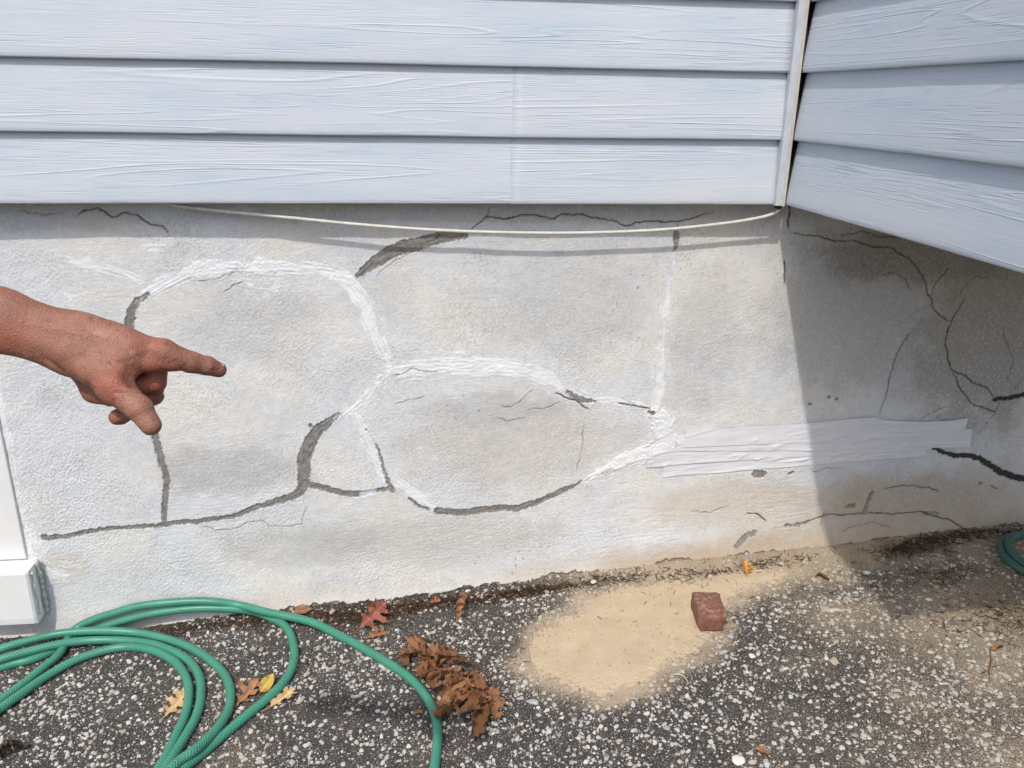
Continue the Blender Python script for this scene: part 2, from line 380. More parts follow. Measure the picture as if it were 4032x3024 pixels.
# rusty splash stain along the foot, strongest to the right of the sand
ab = Z - G0
st = sstep(0.085, 0.0, ab + 0.03 * fbm(X * 9, Z * 9, 81, 3)) * sstep(0.15, 0.75, X + 0.2 * pn(X * 4, X * 0, 82))
T = mix(T, np.array([.40, .27, .14]), (0.85 * st)[..., None])
st3 = sstep(0.30, 0.05, ab + 0.10 * fbm(X * 6, Z * 6, 84, 4, 0.6)) * sstep(0.8, 1.5, X + 0.2 * fbm(X * 5, Z * 5, 85, 3))
T = mix(T, np.array([.42, .34, .25]), (0.55 * st3)[..., None])
st2 = sstep(0.10, 0.01, ab + 0.03 * fbm(X * 11, Z * 9, 83, 3))
T = mix(T, np.array([.44, .39, .32]), (0.45 * st2)[..., None])
# fine dark pin specks
T = mix(T, np.array([.12, .10, .08]), (0.55 * sstep(0.66, 0.74, pn(X * 85, Z * 85, 86)) * sstep(0.2, 0.6, pn(X * 4, Z * 4, 87)))[..., None])

names = {0: 'render_coat'}
nid = 1
for poly in stones:
    P = wl(poly); w = inpoly(P, X, Z); LAB[w] = nid; names[nid] = 'stone'; nid += 1
KM = np.zeros((nx, nz))
for i, (pts, wd, hh) in enumerate(caulks):
    P = catmull(wl(pts), 6); Wd = np.interp(np.linspace(0, 1, len(P)), np.linspace(0, 1, len(wd)), wd) * PX * 0.5
    sl, d, S, WW, SG, L = field(P, Wd, 0.085)
    xx, zz = X[sl], Z[sl]
    n = fbm(xx * 30, zz * 30, 100 + i, 4, 0.6); n_s = pn(S * 16 + 0.6 * n, SG * 210, 130 + i)
    ends = np.minimum(S, L - S)
    q = (WW * 1.02 * (1 + 0.45 * fbm(xx * 11, zz * 11, 170 + i, 2)) - d) / 0.010 + 1.6 * n + 1.5 * n_s - sstep(0.03, 0.0, ends) * (0.5 + 1.2 * np.abs(n_s))
    core = sstep(0, 1.6, q)
    if hh < 0.65: core = core * sstep(-0.3, 0.3, n + n_s)
    rg = 0.6 * pn(S * 9 + 1.2 * n, SG * 260 + 2 * n, 140 + i) + 0.45 * pn(S * 22, SG * 480, 150 + i)
    if hh > 1.1: rg = rg * 0.5 + 1.0 * (1 - 2 * np.abs(fbm(xx * 42, zz * 60, 160 + i, 3)))
    H[sl] += core * hh * (0.0008 + 0.0017 * rg)
    feather = 0.8 * sstep(-3.0, 0.8, q)
    KM[sl] = np.maximum(KM[sl], core)
    wc = np.array([.705, .718, .735]) if i % 3 else np.array([.695, .712, .74])
    T[sl] = mix(T[sl], wc * (1 + 0.10 * n)[..., None], np.maximum(core * 0.95, feather * sstep(-0.2, 0.4, n_s + n))[..., None])
    LAB[sl] = np.where(core > 0.5, nid, LAB[sl]); names[nid] = 'filler_smear'; nid += 1
for (u, v, ru, rv) in ((1460, 1075, 40, 22), (1450, 1942, 30, 14), (2640, 1070, 18, 60), (1330, 1650, 25, 30)):   # bluish primer dabs
    blob(u, v, ru, rv, (.60, .66, .74), 0.8, 90 + ru, 25, False)
for i, (pts, wd) in enumerate(joints):
    P = jag(catmull(wl(pts), 6), 0.0022, 200 + i)
    Wd = np.interp(np.linspace(0, 1, len(P)), np.linspace(0, 1, len(wd)), wd) * PX * 0.56
    sl, d, S, WW, SG, L = field(P, Wd, 0.04); xx, zz = X[sl], Z[sl]
    ed = d - WW + 0.0056 * fbm(xx * 70, zz * 70, 220 + i, 3, 0.8) + 0.0016 * pn(xx * 260, zz * 260, 225 + i)
    ins = ed < 0
    dep = sstep(0.0012, -0.0022, ed)
    H[sl] += dep * (-0.0020 + 0.0016 * pn(S * 25, SG * 180, 230 + i) + 0.001 * fbm(xx * 130, zz * 130, 232 + i, 2)) \
             + 0.0007 * np.exp(-np.clip(ed, 0, 9) / 0.003) * (ed > 0)
    dark = i in (7, 8)
    cm = np.array([.060, .059, .056]) if dark else np.array([.25, .24, .225])
    cc = cm * (1 + 0.5 * fbm(xx * 60, zz * 60, 240 + i, 4, 0.7))[..., None]
    if i in (9, 10, 5): cc = mix(cc, np.array([.45, .46, .48]), (0.5 * sstep(-0.1, 0.25, pn(xx * 150, zz * 150, 250 + i)))[..., None])
    if i == 1:   # upper end half smeared with white
        cc = mix(cc, np.array([.6, .61, .62]), (sstep(0.06, 0.0, S) * sstep(-0.3, 0.1, pn(xx * 160, zz * 160, 251)))[..., None])
    if i == 3: cc = mix(cc, np.array([.6, .61, .62]), (sstep(L - 0.05, L, S) * sstep(-0.3, 0.1, pn(xx * 160, zz * 160, 252)))[..., None])
    if i == 4: cc = mix(cc, np.array([.60, .65, .70]), (sstep(0.030, 0.018, np.abs(S - 0.175)))[..., None])
    T[sl] = np.where(ins[..., None], cc, T[sl])
    fr = (0.55 * np.exp(-np.clip(ed, 0, 9) / 0.0022)) * (ed > 0) * sstep(0, 0.35, pn(xx * 90, zz * 90, 245 + i))
    T[sl] = mix(T[sl], np.array([.30, .29, .28]), fr[..., None])
    LAB[sl] = np.where(ins, nid, LAB[sl]); names[nid] = 'mortar_joint'; nid += 1
for i, (pts, wd) in enumerate(chips):
    P = wl(pts); sl, d, S, WW, SG, L = field(P, wd * PX * 0.5, 0.03); xx, zz = X[sl], Z[sl]
    ed = d - WW + 0.009 * fbm(xx * 55, zz * 55, 300 + i, 4, 0.75); ins = ed < 0
    H[sl] += -0.0035 * sstep(0.001, -0.001, ed) + 0.001 * np.exp(-np.clip(ed, 0, 9) / 0.003) * (ed > 0)
    T[sl] = np.where(ins[..., None], np.array([.30, .275, .245]) * (1 + 0.3 * pn(xx * 90, zz * 90, 310))[..., None], T[sl])
    LAB[sl] = np.where(ins, nid, LAB[sl]); names[nid] = 'flaked_spot'; nid += 1
for i, (pts, wd) in enumerate(cracks):
    P = jag(wl(pts), 0.0035, 400 + i); f = np.linspace(0, 1, len(P))
    Wd = (wd * PX * 0.42) * (0.2 + 0.7 * np.abs(pn(f * len(P) * 0.12, f * 0, 410 + i)) + 0.15) * np.minimum(1, np.minimum(f, 1 - f) * 8 + 0.25)
    sl, d, S, WW, SG, L = field(P, Wd, 0.012)
    cov = np.clip((WW * 2) / DX, 0.10, 1) * np.clip(1.35 - d / (DX * 0.62), 0, 1) if wd < 20 else 0
    cov = np.maximum(cov, (d < WW) * 1.0); ins = cov > 0.12
    H[sl] += (-0.0055 if wd > 4.2 else -0.0025) * cov + 0.0007 * np.exp(-np.abs(SG + 0.002) / 0.003) * (SG < 0)
    T[sl] = mix(T[sl], np.array([.055, .050, .045]), np.clip(cov * (1.1 if wd > 4.2 else 0.6), 0, 1)[..., None])
    T[sl] = mix(T[sl], np.array([.28, .27, .25]), (0.22 * np.exp(-d / 0.003))[..., None])
    LAB[sl] = np.where(ins, nid, LAB[sl]); names[nid] = 'crack'; nid += 1
# broken paint edge along the foot: bare sandy concrete below a ragged line
xr = X * 1.0
hfoot = 0.002 + 0.016 * np.clip(0.25 + fbm(xr * 4, xr * 0, 500, 5, 0.7) * 1.9, 0, 1.6) * sstep(-1.2, -0.2, X) * (1 - 0.55 * sstep(0.9, 1.3, X)) + 0.005 * pn(X * 37, Z * 37, 505) + 0.003 * pn(X * 120, Z * 120, 506) - 0.006
bare = ab < hfoot; ed = ab - hfoot
H += -0.007 * sstep(0.0015, -0.003, ed) + 0.002 * np.exp(-np.clip(ed, 0, 9) / 0.005) * (ed > 0) + 0.003 * bare * fbm(X * 60, Z * 60, 510, 3)
T = np.where(bare[..., None], np.array([.34, .29, .225]) * (1 + 0.5 * fbm(X * 45, Z * 45, 512, 4, 0.7))[..., None], T)
T = mix(T, np.array([.06, .05, .04]), (0.25 * sstep(0.004, -0.001, np.abs(ed) - 0.0004) * sstep(0.1, 0.5, pn(X * 14, X * 0, 515)))[..., None])
LAB[bare] = nid; names[nid] = 'bare_concrete'; nid += 1
# calm the relief under the repair tape
tp = wl([(2540,1760),(2690,1680),(3200,1665),(3810,1640),(3825,1760),(3640,1800),(3390,1818),(2600,1885)])
H[inpoly(tp, X, Z)] *= 0.5

Yw = YW - H
V = np.stack([X, Yw, Z], -1)
tx = np.gradient(V, xs, axis=0); tz = np.gradient(V, zs, axis=1)
NR = np.cross(tx, tz); NR /= np.linalg.norm(NR, axis=-1, keepdims=True)      # faces the yard (-y)
def wall_depth(x, z):
    i = np.clip(np.searchsorted(xs, x), 0, nx - 1); j = np.clip(np.searchsorted(zs, z), 0, nz - 1); return Yw[i, j]
STUCCO = mat_tint('painted_stucco', 0.88, 0.075, ((520, 0.0016), (260, 0.0012)))
FILLER = mat_tint('white_filler', 0.6, 0.03, ((500, 0.0004),), 0.35)
MORTAR = mat_tint('grey_mortar', 0.95, 0.22, ((700, 0.0008), (220, 0.0012)), 0.15)
wall = tag(empty('foundation_wall', (0.4, YW, float(gz(0.4, YW)))), 'old white-painted stone foundation wall with grey mortar repairs under the siding', 'wall')
fl = LAB[:-1, :-1].ravel(); GF = grid_faces(nx, nz)[:, ::1]
Vf = V.reshape(-1, 3); Nf = NR.reshape(-1, 3); Tf = T.reshape(-1, 3)
order = np.argsort(fl, kind='stable'); bounds = np.searchsorted(fl[order], np.arange(nid + 1))
plabel = {'filler_smear': None}
for k in range(nid):
    ids = order[bounds[k]:bounds[k + 1]]
    if len(ids) < 3: continue
    F = GF[ids]; u, inv = np.unique(F.ravel(), return_inverse=True)
    me = mesh_np(names[k], Vf[u], inv.reshape(F.shape))
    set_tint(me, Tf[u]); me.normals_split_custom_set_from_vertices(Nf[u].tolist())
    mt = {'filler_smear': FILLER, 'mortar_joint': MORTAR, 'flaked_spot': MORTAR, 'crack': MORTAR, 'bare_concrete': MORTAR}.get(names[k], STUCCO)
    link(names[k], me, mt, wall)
# hidden mass of the wall behind its face
back = link('core', bevel_box('core', -2.6, 3.4, 0.13, 0.33, -1.34, 0.06, 0.004), MORTAR, wall)
set_tint(back.data, np.tile(np.array([[.3, .3, .29]]), (len(back.data.vertices), 1)))

# ================================================================== PAVING
gx = np.r_[-80, -40, -20, -10, -6, -4, -3, np.linspace(-2.4, -1.5, 40, endpoint=False), np.arange(-1.5, 2.2, 0.008), np.linspace(2.2, 3.4, 40), 5, 8, 14, 25, 50, 80]
gy = np.r_[-120, -60, -30, -15, -8, -5, -3.5, -2.6, -2.0, np.linspace(-1.6, -1.05, 24, endpoint=False), np.arange(-1.05, 0.11, 0.008)]
GX, GY = np.meshgrid(gx, gy, indexing='ij')
def gn(x, y): return 0.0045 * fbm(x * 3, y * 3, 600, 3) * np.exp(-((y + 0.4) / 3) ** 2)
def gsurf(x, y): return gz(x, y) + gn(x, y)
sand_poly = np.array([on_g(u, v)[:2] for u, v in [(2085,2590),(2120,2520),(2215,2450),(2320,2375),(2440,2318),(2560,2300),(2700,2290),(2790,2292),(2850,2262),(3010,2238),(3120,2246),(3060,2290),(2900,2330),(2800,2440),(2760,2520),(2690,2580),(2600,2630),(2500,2690),(2380,2722),(2260,2705),(2150,2655)]])
def poly_sd(P, x, y):
    d = np.full(x.shape, 9.0)
    for i in range(len(P)):
        a, b = P[i], P[(i + 1) % len(P)]; e = b - a
        t = np.clip(((x - a[0]) * e[0] + (y - a[1]) * e[1]) / (e @ e), 0, 1)
        d = np.minimum(d, np.hypot(x - a[0] - t * e[0], y - a[1] - t * e[1]))
    return np.where(inpoly(P, x, y), d, -d)
def dust_w(x, y):                                # sandy dust left on the paving
    sd_ = poly_sd(sand_poly, x, y)
    n = fbm(x * 9, y * 9, 610, 4, 0.6)
    w = 0.85 * sstep(-0.13, 0.01, sd_ + 0.06 * n)
    ywall = YW - y
    w2 = 0.8 * sstep(0.42, 0.06, ywall + 0.10 * n) * sstep(0.0, 0.9, x + 0.25 * n)
    w3 = 0.04 + 0.22 * sstep(0.6, 1.6, x) + 0.28 * sstep(-0.1, 0.7, fbm(x * 2.3, y * 2.3, 615, 4, 0.6) + 0.35 * sstep(0.5, 1.6, x))
    return np.clip(np.maximum(np.maximum(w, w2), w3), 0, 1)
def soil_w(x, y):                                # dark rotted litter in the angle of wall and paving
    n = fbm(x * 8, y * 8, 620, 4, 0.6)
    w = sstep(0.085, 0.035, (YW - y) + 0.05 * n) * (0.7 - 0.55 * sstep(0.25, 0.4, x) * sstep(1.05, 0.9, x))
    c = on_g(3610, 2165); w = np.maximum(w, sstep(0.16, 0.04, np.hypot((x - c[0]) / 1.3, (y - c[1]) * 1.5) + 0.06 * n))
    c = on_g(3990, 2400); w = np.maximum(w, 1.0 * sstep(0.32, 0.12, np.hypot(x - c[0] - 0.08, (y - c[1]) * 1.25) + 0.08 * n))
    c = on_g(3690, 2270); w = np.maximum(w, 0.7 * sstep(0.12, 0.02, np.hypot((x - c[0]) / 1.2, (y - c[1]) * 2) + 0.10 * n))
    c = on_g(1400, 2450); w = np.maximum(w, 0.8 * sstep(0.13, 0.03, np.hypot((x - c[0]) / 1.5, (y - c[1]) * 2) + 0.07 * n))
    return np.clip(w, 0, 1)
gc = np.array([.049, .045, .043]) * (1 + 0.35 * fbm(GX * 6, GY * 6, 630, 4, 0.6))[..., None]
dw, sw = dust_w(GX, GY), soil_w(GX, GY)
gc = mix(gc, np.array([.045, .032, .022]), (0.85 * sw)[..., None])
gme = mesh_np('ground', np.stack([GX, GY, gsurf(GX, GY)], -1).reshape(-1, 3), grid_faces(len(gx), len(gy)))
set_tint(gme, gc.reshape(-1, 3)); gme.attributes.new('dust', 'FLOAT', 'POINT').data.foreach_set('value', dw.ravel().astype(np.float32))
ASPH, nt, b = new_mat('asphalt'); v = objco(nt)
at = N(nt, 'ShaderNodeAttribute', attribute_name='tint')
vo = N(nt, 'ShaderNodeTexVoronoi'); vo.inputs['Scale'].default_value = 330; nt.links.new(mapping(nt, v, (1, 1, 0.05)), vo.inputs['Vector'])
sepc = N(nt, 'ShaderNodeSeparateColor'); nt.links.new(vo.outputs['Color'], sepc.inputs[0])
pick = math_(nt, 'GREATER_THAN', sepc.outputs[0], 0.42)
near = math_(nt, 'LESS_THAN', vo.outputs['Distance'], math_(nt, 'MULTIPLY', sepc.outputs[1], 0.5))
spk = math_(nt, 'MULTIPLY', pick, near)
gr = ramp(nt, noise(nt, 700, 3, 0.7, v).outputs[0], [(0.3, (.55,) * 3), (0.7, (1.5,) * 3)])
c = mixc(nt, 1.0, at.outputs['Color'], gr.outputs[0], 'MULTIPLY')
c = mixc(nt, math_(nt, 'MULTIPLY', spk, 0.8), c, (.42, .40, .37))
da = N(nt, 'ShaderNodeAttribute', attribute_name='dust')
dsum = math_(nt, 'ADD', math_(nt, 'MULTIPLY', noise(nt, 330, 4, 0.8, v).outputs[0], 2.4), math_(nt, 'SUBTRACT', math_(nt, 'MULTIPLY', da.outputs['Fac'], 0.85), 0.72))
dm = ramp(nt, dsum, [(0.72, (0, 0, 0)), (0.98, (1, 1, 1))])
dcol = ramp(nt, noise(nt, 7, 3, 0.6, v).outputs[0], [(0.35, (.34, .28, .20)), (0.65, (.47, .375, .26))])
c = mixc(nt, math_(nt, 'MULTIPLY', dm.outputs[0], 0.9), c, dcol.outputs[0])
nt.links.new(c, b.inputs['Base Color']); b.inputs['Roughness'].default_value = 0.92; b.inputs['Specular IOR Level'].default_value = 0.2
hgt = math_(nt, 'ADD', noise(nt, 420, 4, 0.7, v).outputs[0], math_(nt, 'MULTIPLY', spk, 0.25)); bump(nt, b, hgt, 0.0022)
tag(link('ground', gme, ASPH), 'weathered dark asphalt paving with exposed white stone chips', 'paving', kind='structure')

# exposed aggregate: thousands of worn stone chips set in the asphalt
def pebbles(n, x0, x1, y0, y1, r0, r1, sides, seed, flat):
    r = np.random.default_rng(seed)
    px = r.uniform(x0, x1, n); py = r.uniform(y0, y1, n)
    # fewer stones where the binder is still whole, where soil or sand lies
    keep = r.uniform(0, 1, n) < 0.66 + 0.75 * fbm(px * 5, py * 5, 640, 3) - 0.55 * soil_w(px, py)
    px, py = px[keep], py[keep]; n = len(px)
    R = r0 + (r1 - r0) * r.uniform(0, 1, n) ** 2.6
    asp = r.uniform(0.5, 0.95, n); ang = r.uniform(0, math.pi, n)
    A = np.linspace(0, 2 * math.pi, sides, endpoint=False)[None] + r.uniform(-0.32, 0.32, (n, sides))
    rr = R[:, None] * r.uniform(0.72, 1.12, (n, sides))
    ux, uy = np.cos(A) * rr, np.sin(A) * rr * asp[:, None]
    ca, sa = np.cos(ang)[:, None], np.sin(ang)[:, None]
    ox, oy = ux * ca - uy * sa, ux * sa + uy * ca
    base = gsurf(px, py); h = np.minimum(R * r.uniform(0.22, 0.5, n), 0.0034)
    tl = r.uniform(-0.14, 0.14, (n, 2))
    rim = np.stack([px[:, None] + ox, py[:, None] + oy, (base - 0.0012)[:, None] + 0 * ox], -1)
    pal = np.array([[.56, .54, .50], [.50, .48, .44], [.62, .61, .58], [.42, .39, .34], [.30, .29, .28], [.46, .40, .32], [.12, .12, .125]])
    col = pal[r.choice(7, n, p=[.3, .25, .2, .1, .05, .05, .05])] * r.uniform(0.75, 1.08, (n, 1))
    col = mix(col, np.array([.36, .29, .20]), (0.65 * dust_w(px, py))[:, None])
    if flat:
        s = r.uniform(0.62, 0.82, (n, 1))
        top = np.stack([px[:, None] + ox * s, py[:, None] + oy * s, (base + h)[:, None] + ox * s * tl[:, :1] + oy * s * tl[:, 1:]], -1)
        cen = np.stack([px, py, base + h * 1.12], -1)[:, None]
        Vv = np.concatenate([rim, top, cen], 1).reshape(-1, 3); k = 2 * sides + 1; i = np.arange(sides); j = (i + 1) % sides
        tri = np.concatenate([np.stack([i, j, sides + j], 1), np.stack([i, sides + j, sides + i], 1), np.stack([sides + i, sides + j, np.full(sides, 2 * sides)], 1)])
    else:
        cen = np.stack([px, py, base + h], -1)[:, None]
        Vv = np.concatenate([rim, cen], 1).reshape(-1, 3); k = sides + 1; i = np.arange(sides); j = (i + 1) % sides
        tri = np.stack([i, j, np.full(sides, sides)], 1)
    F = (tri[None] + (np.arange(n) * k)[:, None, None]).reshape(-1, 3)
    return Vv, F, np.repeat(col, k, axis=0)
pv, pf, pc = pebbles(46000, -1.75, 2.35, -1.1, 0.05, 0.0024, 0.0092, 7, 11, True)
qv, qf, qc = pebbles(110000, -1.5, 2.2, -0.95, 0.05, 0.0011, 0.0030, 5, 12, False)
pme = mesh_np('stone_chips', np.vstack([pv, qv]), np.vstack([pf, qf + len(pv)]), smooth=False)
set_tint(pme, np.vstack([pc, qc]))
CHIP = mat_tint('stone_chip', 0.8, 0.12, ((600, 0.0004),), 0.3)
tag(link('stone_chips', pme, CHIP), 'white and tan stone chips exposed all over the dark paving', 'gravel', kind='stuff')

# spilled sand: a low drift whose skirts sink between the chips
sx_ = np.arange(0.30, 1.50, 0.0034); sy_ = np.arange(-0.58, 0.075, 0.0034); SX, SY = np.meshgrid(sx_, sy_, indexing='ij')
sdv = poly_sd(sand_poly, SX, SY) + 0.040 * fbm(SX * 9, SY * 9, 650, 5, 0.65)
sh = mix(-0.0060, 0.0042, sstep(-0.075, 0.045, sdv)) + 0.0014 * fbm(SX * 14, SY * 14, 655, 4, 0.6) + 0.0034 * pn(SX * 140, SY * 140, 657) * sstep(0.07, -0.01, sdv) + 0.0026 * fbm(SX * 45, SY * 45, 658, 2) * sstep(0.06, -0.02, sdv)
sfc = grid_faces(len(sx_), len(sy_)); keepv = (sh.ravel() > -0.004)[sfc].any(1); sfc = sfc[keepv]
su, inv = np.unique(sfc.ravel(), return_inverse=True)
SV = np.stack([SX, SY, gsurf(SX, SY) + sh], -1).reshape(-1, 3)[su]
sme = mesh_np('sand', SV, inv.reshape(-1, 4))
SAND, nt, b = new_mat('tan_sand'); v = objco(nt)
r1 = ramp(nt, noise(nt, 12, 4, 0.6, v).outputs[0], [(0.3, (.46, .365, .245)), (0.7, (.54, .44, .31))])
r2 = ramp(nt, noise(nt, 900, 2, 0.6, v).outputs[0], [(0.3, (.75,) * 3), (0.7, (1.15,) * 3)])
vs = N(nt, 'ShaderNodeTexVoronoi'); vs.inputs['Scale'].default_value = 130; nt.links.new(v, vs.inputs['Vector'])
sc2 = N(nt, 'ShaderNodeSeparateColor'); nt.links.new(vs.outputs['Color'], sc2.inputs[0])
fl_ = math_(nt, 'MULTIPLY', math_(nt, 'GREATER_THAN', sc2.outputs[0], 0.86), math_(nt, 'LESS_THAN', vs.outputs['Distance'], math_(nt, 'MULTIPLY', sc2.outputs[1], 0.4)))
c = mixc(nt, 1.0, r1.outputs[0], r2.outputs[0], 'MULTIPLY'); c = mixc(nt, math_(nt, 'MULTIPLY', fl_, 0.7), c, (.17, .12, .08))
nt.links.new(c, b.inputs['Base Color']); b.inputs['Roughness'].default_value = 0.95; b.inputs['Specular IOR Level'].default_value = 0.1
bump(nt, b, noise(nt, 650, 4, 0.7, v).outputs[0], 0.0012)
gv, gf, gcol = pebbles(5200, 0.30, 1.35, -0.56, 0.0, 0.0010, 0.0034, 5, 21, False)
gcen = gv.reshape(-1, 6, 3)[:, 5]; gs_ = poly_sd(sand_poly, gcen[:, 0], gcen[:, 1])
gk = np.random.default_rng(5).uniform(0, 1, len(gcen)) < 0.55 * sstep(-0.03, 0.02, gs_)
gvv = gv.reshape(-1, 6, 3)[gk]; si = np.clip(((gvv[:, 5, 0] - sx_[0]) / 0.0034).astype(int), 0, len(sx_) - 1); sj = np.clip(((gvv[:, 5, 1] - sy_[0]) / 0.0034).astype(int), 0, len(sy_) - 1)
gvv[:, :, 2] += np.maximum(sh[si, sj], 0)[:, None]
gpal = np.array([[.13, .08, .045], [.20, .17, .14], [.50, .47, .42], [.34, .25, .15], [.09, .09, .095]])[np.random.default_rng(6).choice(5, gk.sum(), p=[.35, .2, .2, .15, .1])]
grit = mesh_np('sand_grit', gvv.reshape(-1, 3), (np.array([[i, (i + 1) % 5, 5] for i in range(5)])[None] + (np.arange(gk.sum()) * 6)[:, None, None]).reshape(-1, 3), False); set_tint(grit, np.repeat(gpal, 6, axis=0))
tag(link('sand_grit', grit, CHIP), 'dark grit and crumbs scattered over the spilled sand', 'grit', kind='stuff')
tag(link('sand', sme, SAND), 'patch of spilled tan sand on the paving beside the brick', 'sand', kind='stuff')

# ================================================================== SIDING
def siding_mat(name, axis):
    mt, nt, b = new_mat(name); v = objco(nt)
    # long direction of the grain goes along the board
    st = (0.85, 1, 21) if axis == 'x' else (1, 0.85, 21)
    m1 = mapping(nt, v, st)
    oi = N(nt, 'ShaderNodeObjectInfo')
    off = N(nt, 'ShaderNodeVectorMath', operation='ADD'); nt.links.new(m1, off.inputs[0])
    cmb = N(nt, 'ShaderNodeCombineXYZ'); sc = math_(nt, 'MULTIPLY', oi.outputs['Random'], 57.0)
    for i in range(3): nt.links.new(sc, cmb.inputs[i])
    nt.links.new(cmb.outputs[0], off.inputs[1]); vv = off.outputs[0]
    big = noise(nt, 0.55, 2, 0.45, vv, 0.5)
    k = math_(nt, 'MULTIPLY', big.outputs[0], 15.0)
    tri = math_(nt, 'ABSOLUTE', math_(nt, 'SUBTRACT', math_(nt, 'FRACT', k), 0.5))
    line = ramp(nt, tri, [(0.0, (1, 1, 1)), (0.06, (.6, .6, .6)), (0.15, (0, 0, 0))])
    msk = ramp(nt, noise(nt, 0.9, 2, 0.5, vv).outputs[0], [(0.42, (0, 0, 0)), (0.62, (1, 1, 1))])
    ridge = math_(nt, 'MULTIPLY', line.outputs[0], msk.outputs[0])
    st2 = (9, 1, 330) if axis == 'x' else (1, 9, 330)
    tick = noise(nt, 1.0, 2, 0.5, mapping(nt, v, st2))
    tk = ramp(nt, tick.outputs[0], [(0.30, (0, 0, 0)), (0.48, (1, 1, 1))])
    tm = ramp(nt, noise(nt, 1.3, 2, 0.5, vv).outputs[0], [(0.4, (1, 1, 1)), (0.62, (0, 0, 0))])
    tk2 = math_(nt, 'MULTIPLY', math_(nt, 'SUBTRACT', tk.outputs[0], 1.0), tm.outputs[0])
    p = bump(nt, b, ridge, 0.0009); bump(nt, b, tk2, 0.00055, 1.0, p)
    # chalky pale paint over bluer old paint
    cn = noise(nt, 1.2, 5, 0.65, mapping(nt, v, (1.8, 1, 9) if axis == 'x' else (1, 1.8, 9)))
    col = ramp(nt, cn.outputs[0], [(0.28, (.40, .48, .57)), (0.48, (.48, .53, .59)), (0.70, (.53, .555, .60))])
    fine = ramp(nt, tick.outputs[0], [(0.2, (.80, .86, .95)), (0.45, (1, 1, 1))])
    c = mixc(nt, 0.5, col.outputs[0], fine.outputs[0], 'MULTIPLY')
    sp = ramp(nt, noise(nt, 60, 2, 0.5, v).outputs[0], [(0.17, (.35, .38, .42)), (0.20, (1, 1, 1))])
    c = mixc(nt, 1.0, c, sp.outputs[0], 'MULTIPLY')
    nt.links.new(c, b.inputs['Base Color']); b.inputs['Roughness'].default_value = 0.55; b.inputs['Specular IOR Level'].default_value = 0.35
    return mt
SIDX = siding_mat('pale_blue_siding', 'x'); SIDY = siding_mat('pale_blue_bay_siding', 'y')
def board(a0, a1, k, seed, axis, out=0.0):
    """one lap: profile swept along the wall, lip 15 mm proud of the course below"""
    t = np.r_[np.arange(a0, a1, 0.03), a1]
    wob = 0.0012 * pn(t * 1.7, t * 0, seed) + 0.0005 * pn(t * 7, t * 0, seed + 1)
    dep = 0.0015 * pn(t * 2.2, t * 0 + 5, seed + 2)
    z0 = k * E_
    prof = [(0.017, 0.0025), (0.0025, 0.0), (0.0008, 0.0012), (0.0, 0.0035), (0.0, 0.012), (0.0018, 0.04), (0.0065, 0.10), (0.0118, E_ - 0.004), (0.0145, E_ + 0.012), (0.020, E_ + 0.012)]
    Vv = []
    for i in range(len(t)):
        for (d, h) in prof:
            w = wob[i] if h < 0.02 else wob[i] * 0.4
            dd = d * 1.3 + dep[i] * (1 if 0.02 < h < 0.16 else 0.5) - out
            Vv.append((t[i], dd, z0 + h + w) if axis == 'x' else (XC + dd, t[i], z0 + h + w))
    F = grid_faces(len(t), len(prof))
    F = F[:, ::-1] if axis == 'x' else F
    Vv = np.array(Vv); n = len(prof)
    me = mesh_np('siding_board', Vv, F)
    bm = bmesh.new(); bm.from_mesh(me); bm.verts.ensure_lookup_table()
    bm.faces.new([bm.verts[i] for i in range(n)]); bm.faces.new([bm.verts[(len(t) - 1) * n + i] for i in range(n)][::-1])
    bmesh.ops.recalc_face_normals(bm, faces=bm.faces[:]); bm.to_mesh(me); bm.free(); return me
hs = tag(empty('clapboard_wall', (0, 0, 0)), 'pale blue woodgrain clapboard siding above the white foundation wall', 'siding')
xseam = on_y(2015, 660, 0.004)[0]; xend = XC - 0.026
for k in range(6):
    if k in (0, 1):
        dx = 0.0 if k else -0.003
        link('siding_board', board(-2.6, xseam + dx + 0.02, k, 10 + k, 'x'), SIDX, hs)
        link('siding_board', board(xseam + dx, xend, k, 10 + k, 'x', 0.0007), SIDX, hs)
    else:
        link('siding_board', board(-2.6, xend, k, 10 + k, 'x'), SIDX, hs)
DARK = mat_plain('dark_sheathing', (.03, .03, .03), 0.9)
link('sheathing', bevel_box('sheathing', -2.6, XC + 0.03, 0.029, 0.060, 0.006, 1.02, 0.001), DARK, hs)
bay = tag(empty('overhanging_bay', (1.6, -0.5, 0)), 'pale blue siding of the bay that juts out at right over the foundation', 'bay')
BF = -1.12
for k in range(6):
    link('siding_board', board(BF, -0.002, k, 40 + k, 'y'), SIDY, bay)
def front_board(k):
    me = board(XC + 0.002, 2.9, k, 60 + k, 'x'); me.transform(Matrix.Translation((0, BF - 0.004, 0))); return me
for k in range(6): link('siding_board', front_board(k), SIDX, bay)
link('bay_core', bevel_box('bay_core', XC + 0.029, 2.89, BF + 0.030, 0.06, 0.008, 1.02, 0.001), DARK, bay)
link('outer_corner_trim', bevel_box('outer_corner_trim', XC - 0.008, XC + 0.03, BF - 0.014, BF + 0.02, -0.002, 1.03, 0.002), SIDX, bay)
